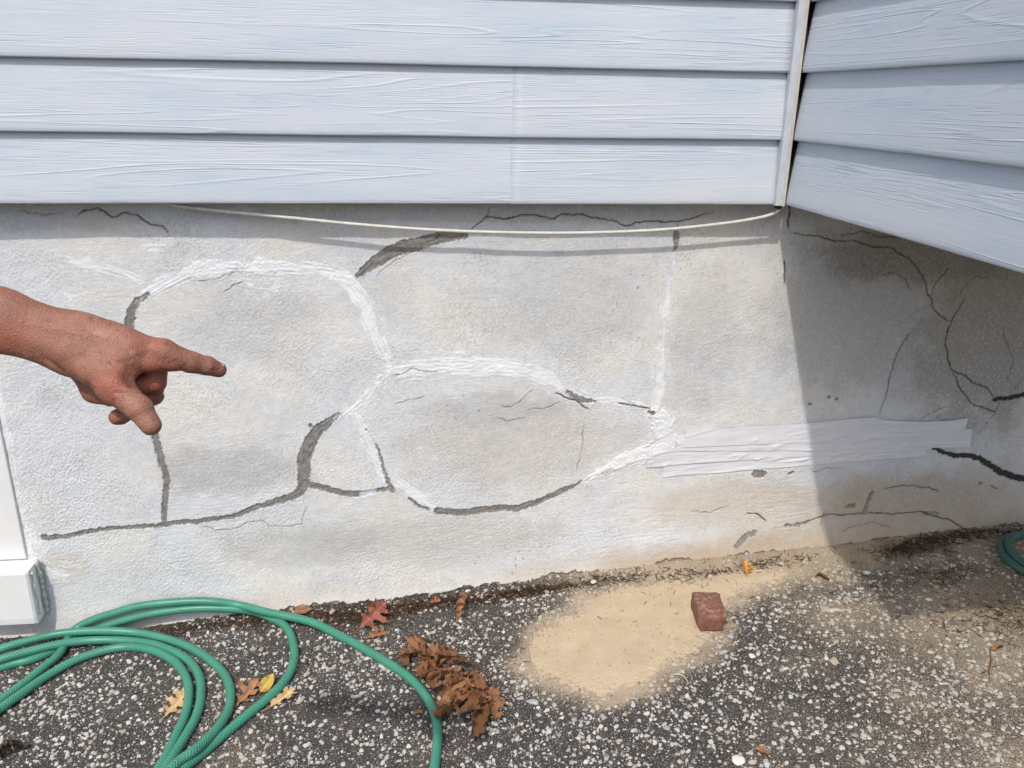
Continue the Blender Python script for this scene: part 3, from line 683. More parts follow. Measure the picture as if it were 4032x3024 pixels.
# inside corner post: flat strip, set-back flange, shadow gap
TRIM = mat_plain('corner_trim_paint', (.50, .53, .57), 0.5, 0.08, 30, 200, 0.0003)
FLNG = mat_plain('old_cream_flange', (.55, .52, .46), 0.6, 0.12, 25, 200, 0.0004)
post = tag(empty('corner_post', (XC - 0.015, 0, 0)), 'narrow pale vertical trim strip in the inside corner of the siding', 'trim')
link('face_strip', bevel_box('face_strip', XC - 0.032, XC - 0.0135, -0.013, 0.012, -0.002, 1.02, 0.0012), TRIM, post)
link('flange', bevel_box('flange', XC - 0.0130, XC - 0.0035, -0.0105, 0.016, -0.004, 1.02, 0.001), FLNG, post)
link('sealant', bevel_box('sealant', XC - 0.022, XC - 0.006, -0.004, 0.02, -0.012, -0.0045, 0.003), DARK, post)

# ================================================================== CABLE
CABLE = mat_plain('cream_cable', (.62, .60, .54), 0.5, 0.12, 60, 300, 0.0002)
cpts = [(600,786,.045),(680,806,.040),(800,823,.032),(1100,853,.028),(1400,883,.026),(1700,905,.026),(2000,916,.026),(2300,917,.026),(2600,905,.026),(2850,880,.024),(3000,855,.018),(3055,836,.010),(3078,815,.006),(3084,795,.008)]
P = catmull([on_y(u, v, y) for u, v, y in cpts], 10)
Vv, F, _ = tube(P, 0.0046, 12); o = link('cable', mesh_py('cable', Vv, F, True), CABLE)
tag(o, 'cream cable sagging along the top of the foundation below the siding', 'cable')

# ================================================================== TAPE
TAPE, nt, b = new_mat('white_tape'); v = objco(nt)
r = ramp(nt, noise(nt, 9, 4, 0.6, v).outputs[0], [(0.3, (.62, .63, .67)), (0.7, (.69, .695, .725))]); nt.links.new(r.outputs[0], b.inputs['Base Color'])
b.inputs['Roughness'].default_value = 0.42; b.inputs['Specular IOR Level'].default_value = 0.4
bump(nt, b, noise(nt, 30, 4, 0.6, mapping(nt, v, (0.6, 1, 1.2))).outputs[0], 0.0012)
def tape(TL, TR, BR, BL, layer, seed, mids=None):
    top = np.array([on_y(u, v) for u, v in TL]); bot = np.array([on_y(u, v) for u, v in BL])
    nU, nV = 160, 16
    def rs(A):
        A = catmull(A, 8); return resample(A, np.sum(np.linalg.norm(np.diff(A, axis=0), axis=1)) / (nU - 1) * 0.99999)[:nU]
    a, c = rs(top), rs(bot); n = min(len(a), len(c)); Vv = []
    u = np.linspace(0, 1, n)
    for j in range(nV):
        t = j / (nV - 1); q = a[:n] * (1 - t) + c[:n] * t
        q[0:2, 0] += 0.0025 * pn(np.full(2, j * 0.9), np.zeros(2), seed); q[-2:, 0] += 0.002 * pn(np.full(2, j * 0.8), np.zeros(2) + 3, seed)
        if j in (0, nV - 1): q[:, 2] += 0.0009 * pn(u * 26, u * 0 + j, seed + 3)
        x, z = q[:, 0], q[:, 2]
        base = np.min([wall_depth(x + e, z + g) for e in (-.012, 0, .012) for g in (-.01, 0, .01)], axis=0)
        base = np.convolve(np.pad(base, 5, 'edge'), np.ones(11) / 11, 'valid')
        wr = fbm(u * 14 + t * 1.2, np.full(n, t * 2.4), seed + 7, 3)
        cre = 0.0030 * np.clip(1 - np.abs(pn(u * 9 + 2.2 * t, np.full(n, t * 1.5), seed + 9)) * 7, 0, 1) * sstep(0.0, 0.35, pn(u * 5, np.full(n, t * 2), seed + 11))
        hz = 0.0024 * sstep(-0.1, 0.3, pn(u * 3, np.full(n, 2.0), seed + 15)) * np.clip(1 - np.abs(pn(u * 2.2, np.full(n, t * 5.0), seed + 13)) * 6, 0, 1)
        q[:, 1] = base - 0.0009 - 0.0022 * layer - 0.0010 * (wr + 0.5) - cre - hz
        Vv.append(q)
    Vv = np.stack(Vv, 1); me = mesh_np('tape_strip', Vv.reshape(-1, 3), grid_faces(n, nV)[:, ::-1])
    return me
tl = [
 ([(2614,1812),(3000,1790),(3390,1765),(3647,1745)], [(2607,1878),(3000,1845),(3389,1813),(3640,1796)], 0, 'white tape strip at the bottom edge of the taped patch'),
 ([(2551,1769),(2900,1742),(3300,1712),(3672,1692)], [(2544,1838),(2900,1812),(3300,1787),(3665,1767)], 1, 'white tape strip reaching farthest left, below the shorter upper strip'),
 ([(2662,1708),(3000,1702),(3450,1690),(3822,1684)], [(2658,1772),(3000,1772),(3450,1765),(3814,1757)], 2, 'white tape strip whose square end reaches farthest right'),
 ([(2699,1683),(3100,1668),(3420,1640),(3480,1652),(3680,1656),(3806,1643)], [(2691,1758),(3100,1740),(3420,1728),(3480,1727),(3680,1724),(3780,1721)], 3, 'topmost white tape strip with a torn right end'),
]
for i, (a, c, ly, lab) in enumerate(tl):
    tag(link('tape_strip', tape(a, None, None, c, ly, 700 + 20 * i), TAPE), lab, 'tape', 'overlapping tape strips on the wall')

# ================================================================== WHITE CASING AND SILL AT LEFT
WHT = mat_plain('white_coil_metal', (.72, .72, .71), 0.38, 0.03, 14, 60, 0.0006, 0.45)
cs = tag(empty('door_casing', (-1.4, 0.03, -1.2)), 'white metal-wrapped casing and projecting sill at the left edge of the wall', 'casing')
xj = on_y(50, 1935, 0.060)[0]; zt = on_y(100, 2206, 0.060)[2]
link('jamb_board', bevel_box('jamb_board', -2.2, xj, 0.060, 0.12, zt + 0.004, -0.03, 0.003), WHT, cs)
ys = -0.005
pA = on_y(114, 2258, ys); pB = on_y(142, 2456, ys)
bm = bmesh.new(); x1 = (pA[0] + pB[0]) / 2; z1 = pA[2]; z0 = pB[2]
prof = [(0.10, zt), (0.045, zt - 0.001), (ys + 0.006, z1 + 0.004), (ys + 0.0015, z1 + 0.0015), (ys, z1 - 0.004), (ys - 0.001, z0 + 0.02), (ys, z0 + 0.002), (ys + 0.002, z0), (0.10, z0 + 0.003)]
xx_ = [-2.2, -1.9, -1.7, -1.5, -1.4, -1.3, -1.22, x1 - 0.006, x1]
Vv = []
for i, x in enumerate(xx_):
    for j, (y, z) in enumerate(prof):
        ins_ = 0.004 if i == len(xx_) - 1 and 0 < j < 8 else 0
        Vv.append((x, y + ins_ + 0.0012 * math.sin(5 * x + j), z + 0.0012 * math.sin(7 * x + j) - ins_ * 0.3))
n = len(prof); F = [tuple(reversed(f)) for f in grid_faces(len(xx_), n).tolist()] + [tuple((len(xx_) - 1) * n + j for j in range(n)), tuple(range(n - 1, -1, -1))]
me = mesh_py('sill', Vv, F, False)
bm = bmesh.new(); bm.from_mesh(me); bmesh.ops.recalc_face_normals(bm, faces=bm.faces[:]); bm.to_mesh(me); bm.free()
link('sill', me, WHT, cs)
bead = [(x1 + 0.003, 0.01, z1 - 0.008), (x1 + 0.004, 0.018, z1 - 0.03), (x1 + 0.003, 0.012, z1 - 0.06), (x1 + 0.005, 0.022, z0 + 0.06), (x1 + 0.004, 0.016, z0 + 0.02)]
Pb = catmull(bead, 8); Vv, F, _ = tube(Pb, 0.003 + 0.001 * np.sin(np.arange(len(Pb))), 8); link('sealant_bead', mesh_py('sealant_bead', Vv, F, True), WHT, cs)
bead = [(x1 + 0.002, 0.05, z1 + 0.01), (x1 + 0.006, 0.052, z1 - 0.05), (x1 + 0.004, 0.054, (z0 + z1) / 2), (x1 + 0.007, 0.05, z0 + 0.04), (x1 + 0.002, 0.056, z0 - 0.004)]
Pb = catmull(bead, 8); Vv, F, _ = tube(Pb, 0.006 + 0.002 * np.sin(np.arange(len(Pb)) * 1.3), 8); link('sealant_bead', mesh_py('sealant_bead', Vv, F, True), FILLER, cs)
set_tint(bpy.data.objects['sealant_bead.001'].data, np.tile(np.array([[.50, .49, .46]]), (len(Vv), 1)))

# ================================================================== GARDEN HOSES
def hose_mat(name, c1, c2):
    mt, nt, b = new_mat(name)
    uv = N(nt, 'ShaderNodeUVMap'); uv.uv_map = 'UVMap'
    sp = N(nt, 'ShaderNodeSeparateXYZ'); nt.links.new(uv.outputs[0], sp.inputs[0])
    a = math_(nt, 'PINGPONG', math_(nt, 'MULTIPLY', sp.outputs[1], 4.0), 0.5)
    fr = math_(nt, 'FRACT', math_(nt, 'ADD', math_(nt, 'MULTIPLY', sp.outputs[0], 135.0), math_(nt, 'MULTIPLY', a, 2.0)))
    ln = ramp(nt, math_(nt, 'ABSOLUTE', math_(nt, 'SUBTRACT', fr, 0.5)), [(0.05, (1, 1, 1)), (0.17, (0, 0, 0))])
    v = objco(nt); nn = ramp(nt, noise(nt, 14, 4, 0.6, v).outputs[0], [(0.3, c1), (0.7, c2)])
    c = mixc(nt, math_(nt, 'MULTIPLY', ln.outputs[0], 0.55), nn.outputs[0], (.30, .52, .40))
    dirt = ramp(nt, noise(nt, 50, 5, 0.7, v).outputs[0], [(0.62, (0, 0, 0)), (0.78, (1, 1, 1))])
    c = mixc(nt, math_(nt, 'MULTIPLY', dirt.outputs[0], 0.4), c, (.20, .17, .11))
    nt.links.new(c, b.inputs['Base Color']); b.inputs['Roughness'].default_value = 0.36; b.inputs['Specular IOR Level'].default_value = 0.5
    bump(nt, b, ln.outputs[0], 0.0004); return mt
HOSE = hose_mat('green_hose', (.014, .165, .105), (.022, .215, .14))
def hose_mesh(strands, R, seg=16):
    VV, FF, UV = [], [], []; off = 0
    for P in strands:
        P = resample(P, 0.007); V_, F_, L = tube(P, R, seg, cap=False); VV.append(V_)
        for i, f in enumerate(F_):
            FF.append(tuple(q + off for q in f)); r_, j = divmod(i, seg)
            u0, u1 = L[r_], L[r_ + 1]; v0, v1 = j / seg, (j + 1) / seg
            UV += [(u0, v0), (u0, v1), (u1, v1), (u1, v0)]
        off += len(V_)
    me = mesh_py('garden_hose', np.vstack(VV), FF, True); ul = me.uv_layers.new(name='UVMap')
    ul.data.foreach_set('uv', np.array(UV, np.float32).ravel()); return me
RH = 0.0122
def zs2(l, off=(0, 2100), s=1.796): return [(x / s + off[0], y / s + off[1]) for x, y in l]
def hp(pts, hs_):                                # centreline resting at given heights above the paving
    hs_ = np.interp(np.linspace(0, 1, len(pts)), np.linspace(0, 1, len(hs_)), hs_)
    out = []
    for (u, v), h in zip(pts, hs_):
        p = on_g(u, v, RH + h); lim = YW - 0.030 - RH
        if p[1] > lim: p = on_y(u, v, lim - 0.004 * (h < 0.01))     # leans on the foot of the wall
        out.append(p)
    return out
sA = zs2([(0,1185),(150,1075),(300,955),(420,850),(520,690),(650,615),(800,565),(1000,512),(1300,482),(1500,482),(1700,510),(1900,560)]) + [(x / 1.8433 + 1000, y / 1.8433 + 2200) for x, y in [(400,455),(600,548),(800,655),(1000,775),(1150,885),(1250,1000),(1308,1120),(1332,1230),(1330,1350),(1310,1519)]]
sB = zs2([(0,950),(110,918),(230,890),(420,810),(600,715),(750,655),(950,595),(1150,555),(1400,530),(1650,535),(1800,555),(1920,600),(2010,650),(2060,730),(2082,850),(2060,960),(2000,1060),(1900,1160),(1750,1285),(1600,1410),(1450,1540),(1340,1625),(1270,1680)])
sC = zs2([(0,820),(200,760),(400,712),(600,692),(800,690),(1000,707),(1200,752),(1350,812),(1480,892),(1580,990),(1625,1090),(1628,1200),(1590,1300),(1500,1420),(1380,1530),(1280,1600),(1190,1680)])
sD = zs2([(0,893),(200,835),(400,787),(600,760),(800,755),(1000,770),(1150,805),(1300,875),(1380,955),(1418,1050),(1418,1180),(1385,1300),(1315,1430),(1235,1560),(1160,1680)])
sE = zs2([(0,1240),(150,1135),(300,1030),(450,940),(600,870),(800,815),(950,805),(1100,835),(1230,905),(1298,985),(1333,1080),(1333,1180),(1305,1300),(1245,1430),(1185,1560),(1115,1680)])
dR = RH * 2
lA = hp(sA, [0, 0, 0, .004, .014, .022, .026, .026, .024, .024, .024, .022, .010, 0, 0, 0, 0, 0, 0, 0, 0, 0])
lB = hp(sB, [0, 0, 0, 0, 0, 0, 0, 0, 0, 0, 0, 0, 0, 0, 0, 0, 0, 0, 0, 0, 0, .004, .006])
lC = hp(sC, [dR * .95, dR, dR, dR, dR * .9, .012, .004, 0, 0, 0, 0, 0, .006, .016, dR, dR, dR])
lD = hp(sD, [dR * .9, dR * .9, dR * .8, .008, .002, 0, 0, 0, 0, 0, 0, 0, 0, .003, .006])
lE = hp(sE, [.004, .003, 0, 0, 0, 0, 0, 0, 0, 0, 0, 0, 0, 0, 0, 0])
# beyond the frame the loops close: left turns and near turns of the same hose
def turn(p, q, bulge, n=5, h=0.0):
    p, q = np.array(p), np.array(q); mid = (p + q) / 2 + np.array(bulge); out = []
    for t in np.linspace(0, 1, n + 2)[1:-1]:
        r_ = (1 - t) ** 2 * p + 2 * t * (1 - t) * mid * 1.0 + t * t * q
        r_[2] = float(gz(r_[0], r_[1])) + RH + h; out.append(r_)
    return out
def ext(l, d=0.14, end=0):
    p, q = (l[0], l[1]) if end == 0 else (l[-1], l[-2]); e = p - q; e[2] = 0; e /= np.linalg.norm(e); r_ = p + e * d; r_[2] = float(gz(r_[0], r_[1])) + RH + .004; return r_
lA, lB, lC, lD, lE = [[ext(l)] + l + [ext(l, .14, 1)] for l in (lA, lB, lC, lD, lE)]
path = lA[::-1]                                   # from the near end, over the top, to the left edge
path = path + turn(lA[0], lC[0], (-0.75, -0.05, 0), 7, .004) + lC
path = path + turn(lC[-1], lE[-1], (-0.30, -0.55, 0), 7, .02) + lE[::-1]
path = path + turn(lE[0], lB[0], (-0.62, -0.02, 0), 7, .0) + lB
path = path + turn(lB[-1], lD[-1], (-0.38, -0.45, 0), 7, .0) + lD[::-1]
d0 = lD[0]; path = path + [np.array([d0[0] - 0.25, d0[1] - 0.06, float(gz(d0[0] - .25, d0[1])) + RH + .01]), np.array([d0[0] - 0.6, d0[1] - 0.25, float(gz(d0[0] - .6, d0[1])) + RH])]
st_ = lA[-1]; path = [np.array([st_[0] - 0.12, st_[1] - 0.3, float(gz(st_[0], st_[1] - .3)) + RH])] + path
o = link('garden_hose', hose_mesh([catmull(np.array(path), 8)], RH), HOSE)
tag(o, 'green braided garden hose lying in loose coils at the lower left', 'hose')
c0 = on_g(4155, 2225); ring = []
for t in np.linspace(0, 4 * math.pi, 60):
    rr = 0.145 + 0.010 * math.sin(t * 0.5); x = c0[0] + rr * math.cos(t) * 0.95; y = c0[1] + rr * math.sin(t) * 1.0
    ring.append((x, y, float(gz(x, y)) + RH + 0.022 * t / (4 * math.pi) * 1.15 + .002))
for dx, dy in ((.14, -.10), (.3, -.14), (.55, -.1)):
    ring.append((ring[59][0] + dx * 0.6, ring[59][1] + dy, float(gz(ring[59][0] + dx, ring[59][1] + dy)) + RH))
o = link('garden_hose', hose_mesh([catmull(np.array(ring), 4)], RH), hose_mat('shade_darkened_hose', (.006, .055, .042), (.010, .080, .060)))  # same green hose, its colour darkened to carry the shade here
tag(o, 'green hose coil at the right edge with the shade put into its colour', 'hose')

# ================================================================== BRICK
bp = np.array([0.822, -0.268, 0]); BW, BD, BH = 0.078, 0.118, 0.056
bm = bmesh.new(); box_bm(bm, -BW / 2, BW / 2, -BD / 2, BD / 2, 0, BH)
bmesh.ops.bevel(bm, geom=bm.edges[:], offset=0.008, segments=3, affect='EDGES', profile=0.5)
bmesh.ops.triangulate(bm, faces=bm.faces[:]); bmesh.ops.subdivide_edges(bm, edges=bm.edges[:], cuts=3, use_grid_fill=True)
bm.normal_update()
for vt in bm.verts:
    p = vt.co.copy()
    n_ = 0.0034 * float(fbm(np.array([p.x * 70 + p.z * 30]), np.array([p.y * 70 + p.z * 50]), 801, 3)[0]) + 0.0006 * float(pn(np.array([p.x * 300]), np.array([p.y * 300 + p.z * 240]), 803)[0])
    vt.co += vt.normal * n_
    if p.x > BW / 2 - 0.012:    # the snapped end is ragged
        s_ = (p.x - BW / 2 + 0.012) / 0.012
        q_ = float(fbm(np.array([p.y * 28 + 3]), np.array([p.z * 34]), 805, 3)[0])
        vt.co.x += s_ * (0.020 * q_ - 0.010 * (p.y < -0.01) * (p.z < 0.045) + 0.004 * (abs(p.y) < 0.02))
    vt.co.x += 0.0
me = bpy.data.meshes.new('brick'); bm.to_mesh(me); bm.free(); me.polygons.foreach_set('use_smooth', [True] * len(me.polygons))
BRK, nt, b = new_mat('red_brick'); v = objco(nt)
r = ramp(nt, noise(nt, 35, 5, 0.7, v).outputs[0], [(0.3, (.125, .052, .030)), (0.5, (.20, .082, .050)), (0.72, (.27, .145, .10))])
dust_sheen = ramp(nt, noise(nt, 70, 5, 0.75, v, 0.6).outputs[0], [(0.50, (0, 0, 0)), (0.70, (1, 1, 1))])
geo = N(nt, 'ShaderNodeNewGeometry'); pt = ramp(nt, geo.outputs['Pointiness'], [(0.53, (0, 0, 0)), (0.60, (1, 1, 1))])
sn_ = N(nt, 'ShaderNodeSeparateXYZ'); nt.links.new(geo.outputs['Normal'], sn_.inputs[0])
top_sheen = math_(nt, 'MULTIPLY', math_(nt, 'MAXIMUM', sn_.outputs[2], 0.0), 0.7)  # whitish sheen of the top face put into the colour
c = mixc(nt, math_(nt, 'MULTIPLY', dust_sheen.outputs[0], math_(nt, 'ADD', top_sheen, 0.3)), r.outputs[0], (.36, .28, .24)); c = mixc(nt, math_(nt, 'MULTIPLY', pt.outputs[0], 0.45), c, (.42, .31, .25))
ch = ramp(nt, noise(nt, 42, 1, 0.4, mapping(nt, v, (1, 1.6, 1), (3.3, 1.2, 0))).outputs[0], [(0.80, (0, 0, 0)), (0.81, (1, 1, 1))])
c = mixc(nt, ch.outputs[0], c, (.30, .06, .03)); nt.links.new(c, b.inputs['Base Color']); b.inputs['Roughness'].default_value = 0.75
bump(nt, b, noise(nt, 200, 5, 0.75, v).outputs[0], 0.0030)
o = link('brick', me, BRK); o.location = (bp[0], bp[1], float(gsurf(bp[0], bp[1])) + 0.001); o.rotation_euler = (0.01, -0.015, math.radians(-6))
tag(o, 'broken half of a red brick at the right edge of the sand', 'brick')

# ================================================================== LEAVES
def leaf_outline(kind, r):
    if kind == 'oval':
        t = np.linspace(0, 1, 14); w = 0.30 * np.sin(math.pi * t ** 0.8) ** 0.8
        R_ = [(a, c) for a, c in zip(t, w)]
    else:                                          # pin / red oak: spreading pointed lobes, deep round sinuses
        L_ = [(0.0, .006), (.05, .035), (.13, .05)]
        sn = .20 if kind == 'dry' else .115
        for (t0, reach, fw) in ((.19, .28, .12), (.43, .42, .17), (.68, .30, .15)):
            k = r.uniform(.85, 1.15)
            L_ += [(t0 - .02, sn * .8), (t0 + fw * .25, reach * .55 * k), (t0 + fw * .2, reach * .78 * k), (t0 + fw * .9, reach * 1.02 * k), (t0 + fw * .85, reach * .74 * k), (t0 + fw * 1.35, reach * .68 * k), (t0 + fw * 1.0, reach * .45 * k), (t0 + fw * 1.15, sn)]
        L_ += [(.86, .06), (.90, .12), (.93, .045), (1.0, 0.0)]; R_ = L_
    return R_
def leaf_mesh(kind, size, curl, fold, seed, twist=0.0, tip=0.0):
    r = random.Random(seed); a = leaf_outline(kind, r); c_ = leaf_outline(kind, r)
    pts = [(t, w) for t, w in a] + [(t, -w) for t, w in reversed(c_)]
    uniq = []
    for p in pts:
        if not uniq or (abs(p[0] - uniq[-1][0]) + abs(p[1] - uniq[-1][1])) > 1e-4: uniq.append(p)
    if abs(uniq[0][0] - uniq[-1][0]) + abs(uniq[0][1] - uniq[-1][1]) < 1e-4: uniq.pop()
    bm = bmesh.new(); vs_ = [bm.verts.new((t, w, 0)) for t, w in uniq]
    es = [bm.edges.new((vs_[i], vs_[(i + 1) % len(vs_)])) for i in range(len(vs_))]
    bmesh.ops.triangle_fill(bm, use_beauty=True, edges=es)
    bmesh.ops.subdivide_edges(bm, edges=bm.edges[:], cuts=1)
    for vt in bm.verts:
        t, w = vt.co.x, vt.co.y
        z = fold * abs(w) - 0.05 * max(0, 0.03 - abs(w)) / 0.03
        z += 0.04 * math.sin(9 * t + seed) * abs(w) * 3 + 0.03 * math.sin(23 * w + 5 * t + seed)
        y = w
        ang = curl * w * 2.2                      # roll across the midrib
        if abs(curl) > 1e-3: y = math.sin(ang) / (curl * 2.2); z += (1 - math.cos(ang)) / (curl * 2.2)
        th = tip * (t - 0.3); x = t
        if t > 0.3 and abs(tip) > 1e-3:           # bend along the midrib
            x = 0.3 + math.sin(th) / tip; z += (1 - math.cos(th)) / tip
        tw = twist * t; y, z = y * math.cos(tw) - z * math.sin(tw), y * math.sin(tw) + z * math.cos(tw)
        vt.co = Vector((x, y, z)) * size
    # midrib and stalk
    me = bpy.data.meshes.new('leaf')
    P = [Vector((-0.22, 0.03, 0.02)) * size, Vector((-0.1, 0.012, 0.0)) * size, Vector((0, 0, 0)) * size]
    V_, F_, _ = tube(catmull([list(p) for p in P], 3), 0.010 * size, 5); vv = [bm.verts.new(p) for p in V_]
    for f in F_: bm.faces.new([vv[i] for i in f])
    bm.normal_update(); bm.to_mesh(me); bm.free(); me.polygons.foreach_set('use_smooth', [True] * len(me.polygons)); return me
def leaf_mat(name, c1, c2, c3, rough=0.55):
    mt, nt, b = new_mat(name); v = objco(nt)
    r = ramp(nt, noise(nt, 55, 5, 0.65, v).outputs[0], [(0.3, c1), (0.5, c2), (0.72, c3)]); sp = N(nt, 'ShaderNodeSeparateXYZ'); nt.links.new(v, sp.inputs[0])
    rib = ramp(nt, math_(nt, 'ABSOLUTE', sp.outputs[1]), [(0.0008, (1, 1, 1)), (0.0022, (0, 0, 0))])      # paler midrib
    c = mixc(nt, math_(nt, 'MULTIPLY', rib.outputs[0], 0.4), r.outputs[0], tuple(min(.8, x * 1.7 + .03) for x in c3)); nt.links.new(c, b.inputs['Base Color'])
    b.inputs['Roughness'].default_value = rough; bump(nt, b, noise(nt, 200, 4, 0.7, v).outputs[0], 0.0012)
    return mt
LM = {'red': leaf_mat('red_leaf', (.14, .036, .020), (.24, .072, .042), (.33, .125, .078)),
      'tan': leaf_mat('tan_leaf', (.34, .205, .085), (.50, .33, .16), (.58, .41, .22)),
      'brown': leaf_mat('brown_leaf', (.085, .036, .014), (.19, .085, .032), (.30, .145, .06)),
      'rust': leaf_mat('rust_leaf', (.12, .050, .022), (.25, .110, .048), (.36, .18, .085)),
      'dry': leaf_mat('dry_leaf', (.15, .068, .030), (.31, .155, .072), (.42, .235, .125)),
      'bark': leaf_mat('bark_brown_leaf', (.030, .018, .011), (.060, .036, .021), (.10, .062, .036)),
      'gold': leaf_mat('gold_leaf', (.26, .11, .02), (.40, .19, .035), (.48, .27, .07)),
      'yellow': leaf_mat('yellow_leaf', (.26, .11, .02), (.42, .26, .03), (.43, .33, .05))}
def put_leaf(u, v, kind, mat, px, heading, label, curl=0.6, fold=0.1, tilt=(0, 0), h=0.004, seed=1, tip=0.0, name='fallen_leaf', twist=0.0):
    p = on_g(u, v, h); size = px * 0.00071
    me = leaf_mesh(kind, size, curl, fold, seed, twist, tip); me.transform(Matrix.Translation((-size * 0.45, 0, 0)))
    o = link(name, me, LM[mat]); o.location = p; o.rotation_euler = (tilt[0], tilt[1], math.radians(heading))
    tag(o, label, 'leaf', 'fallen leaves on the paving'); return o
put_leaf(1465, 2425, 'oak', 'red', 165, 48, 'bright red oak leaf leaning at the foot of the wall', 0.8, .12, (0.75, -0.25), .030, 3)
put_leaf(1480, 2500, 'oak', 'brown', 95, 20, 'small brown oak leaf just below the red one', .9, .1, (.1, 0), .010, 4)
put_leaf(1805, 2392, 'oak', 'rust', 130, 80, 'curled brown oak leaf standing near the wall above the leafy twig', 3.6, .1, (0.5, -0.5), .026, 5, 1.6)
put_leaf(1188, 2405, 'oval', 'brown', 80, 8, 'brown pointed leaf tucked at the wall behind the hose', 1.2, .2, (.5, -.1), .012, 6)
put_leaf(690, 2775, 'oak', 'tan', 135, 70, 'pale tan oak leaf inside the hose loops', .5, .08, (0.1, 0), .006, 7, .4)
put_leaf(972, 2732, 'oak', 'rust', 130, 62, 'brown oak leaf between two hose loops beside the yellow leaf', 1.0, .12, (.15, -.1), .010, 8, .5)
put_leaf(1050, 2692, 'oval', 'yellow', 80, 55, 'small yellow leaf leaning on the hose', .8, .25, (0.5, -.45), .018, 9)
put_leaf(1105, 2752, 'oak', 'tan', 130, 48, 'pale tan oak leaf partly under the hose at its right', .5, .1, (-.1, 0), .005, 10, .3)
put_leaf(2938, 2240, 'oak', 'gold', 92, 75, 'golden oak leaf at the foot of the wall above the brick', 0.9, .2, (.25, -.15), .014, 11, .5)
put_leaf(1646, 2805, 'oval', 'rust', 36, 30, 'tiny brown leaf scrap right of the long hose bend', .8, .2, (0, 0), .003, 12)
put_leaf(3236, 2273, 'oval', 'rust', 62, -38, 'small narrow brown leaf lying on the sandy paving at right', 3.0, .3, (0, 0), .006, 13)
put_leaf(1712, 2368, 'oak', 'red', 55, 10, 'little reddish leaf scrap by the wall left of the curled leaf', 1.0, .2, (.3, 0), .008, 14)
put_leaf(3928, 2552, 'oval', 'rust', 56, 12, 'narrow rust-brown leaf beside a thin stem at lower right', 2.6, .3, (0, -.1), .007, 15)
put_leaf(1952, 2722, 'oval', 'rust', 40, -40, 'small brown leaf at the right edge of the leafy twig', 1.5, .3, (0, 0), .006, 16)
put_leaf(40, 2965, 'oval', 'bark', 120, 32, 'dark brown bark-like leaf curled at the lower left corner', 3.4, .4, (0, 0), .008, 17)
put_leaf(3010, 2960, 'oak', 'brown', 60, 140, 'dark leaf fragment near the bottom edge right of centre', 0.9, .2, (0, 0), .008, 18)

# the fallen oak twig with its bunch of dried leaves
TWIG = mat_plain('twig_bark', (.10, .055, .035), 0.8, 0.25, 80, 300, 0.0006)
tw_px = [(1085,585),(1180,568),(1300,602),(1400,652),(1500,712),(1600,772),(1690,842),(1735,900)]
tw3 = [on_g(x / 1.8433 + 1000, y / 1.8433 + 2200, h) for (x, y), h in zip(tw_px, (.010, .014, .018, .022, .020, .018, .012, .006))]
tw = tag(empty('oak_twig', tuple(on_g(1750, 2640))), 'broken oak twig with a bunch of dried curled brown leaves', 'twig')
Pt = catmull(tw3, 6); Vv, F, _ = tube(Pt, np.linspace(.0032, .0016, len(Pt)), 7); link('stem', mesh_py('stem', Vv, F, True), TWIG, tw)
rl = random.Random(5)
lv = [leaf_mesh('dry', 1.0, c, .15, 30 + i, t_, tp_) for i, (c, t_, tp_) in enumerate(((2.0, .6, .8), (3.2, -.5, .6), (1.4, .8, 1.1), (2.6, .4, -.6), (3.8, -.7, .9), (1.6, -.9, .4)))]
for mm in lv: mm.materials.append(LM['rust'])
spots = []
for i in range(30):
    t = rl.uniform(0.02, 1); t = (i + rl.random()) / 30; cx = 1090 + 560 * t; cy = 690 + 330 * t + rl.uniform(-95, 95)
    spots.append((cx + rl.uniform(-40, 40), cy, rl.uniform(.75, 1.25)))
spots += [(1560, 1060, 1.9), (1600, 1120, 1.9), (1450, 1050, 1.7), (1420, 980, 1.6), (1620, 1010, 1.5), (1240, 850, 1.4), (1050, 700, 1.3), (1130, 640, 1.3), (1190, 690, 1.4), (1300, 720, 1.3)]
for i, (cx, cy, s_) in enumerate(spots):
    p = on_g((cx + (75 if i < 30 else 45)) / 1.8433 + 1000, (cy - (35 if i < 30 else 0)) / 1.8433 + 2200, rl.uniform(.006, .030))
    o = link('leaf', lv[i % 6], None, tw); size = 0.082 * s_
    hd = rl.choice((-150, -130, -95, -120, -165, -75)) + rl.uniform(-35, 35)
    if i >= 30: hd = rl.uniform(-130, -80) if i < 35 else rl.uniform(-110, -20)
    if i in (30, 31, 34): hd = -118 + 6 * (i - 30)
    M_ = Matrix.Translation(Vector(p)) @ Matrix.Rotation(math.radians(hd), 4, 'Z') @ Matrix.Rotation(rl.uniform(-.35, .35), 4, 'Y') @ Matrix.Rotation(rl.uniform(-.6, .6), 4, 'X') @ Matrix.Diagonal((size * 1.15, size * 0.8, size * 0.8, 1)) @ Matrix.Translation((-.4, 0, 0))
    o.matrix_basis = M_
    if i % 5 in (1, 3): o.material_slots[0].link = 'OBJECT'; o.material_slots[0].material = LM['brown'] if i % 5 == 1 else LM['dry']
for i in range(10):
    k_ = int(rl.uniform(.1, .95) * (len(Pt) - 1)); a_ = Pt[k_]; an = rl.uniform(-2.6, -.6); q = a_ + np.array([math.cos(an) * .03, math.sin(an) * .03, -.006])
    Vv, F, _ = tube(np.array([a_, (a_ + q) / 2 + [0, 0, .004], q]), .0011, 5); link('side_stem', mesh_py('side_stem', Vv, F, True), TWIG, tw)

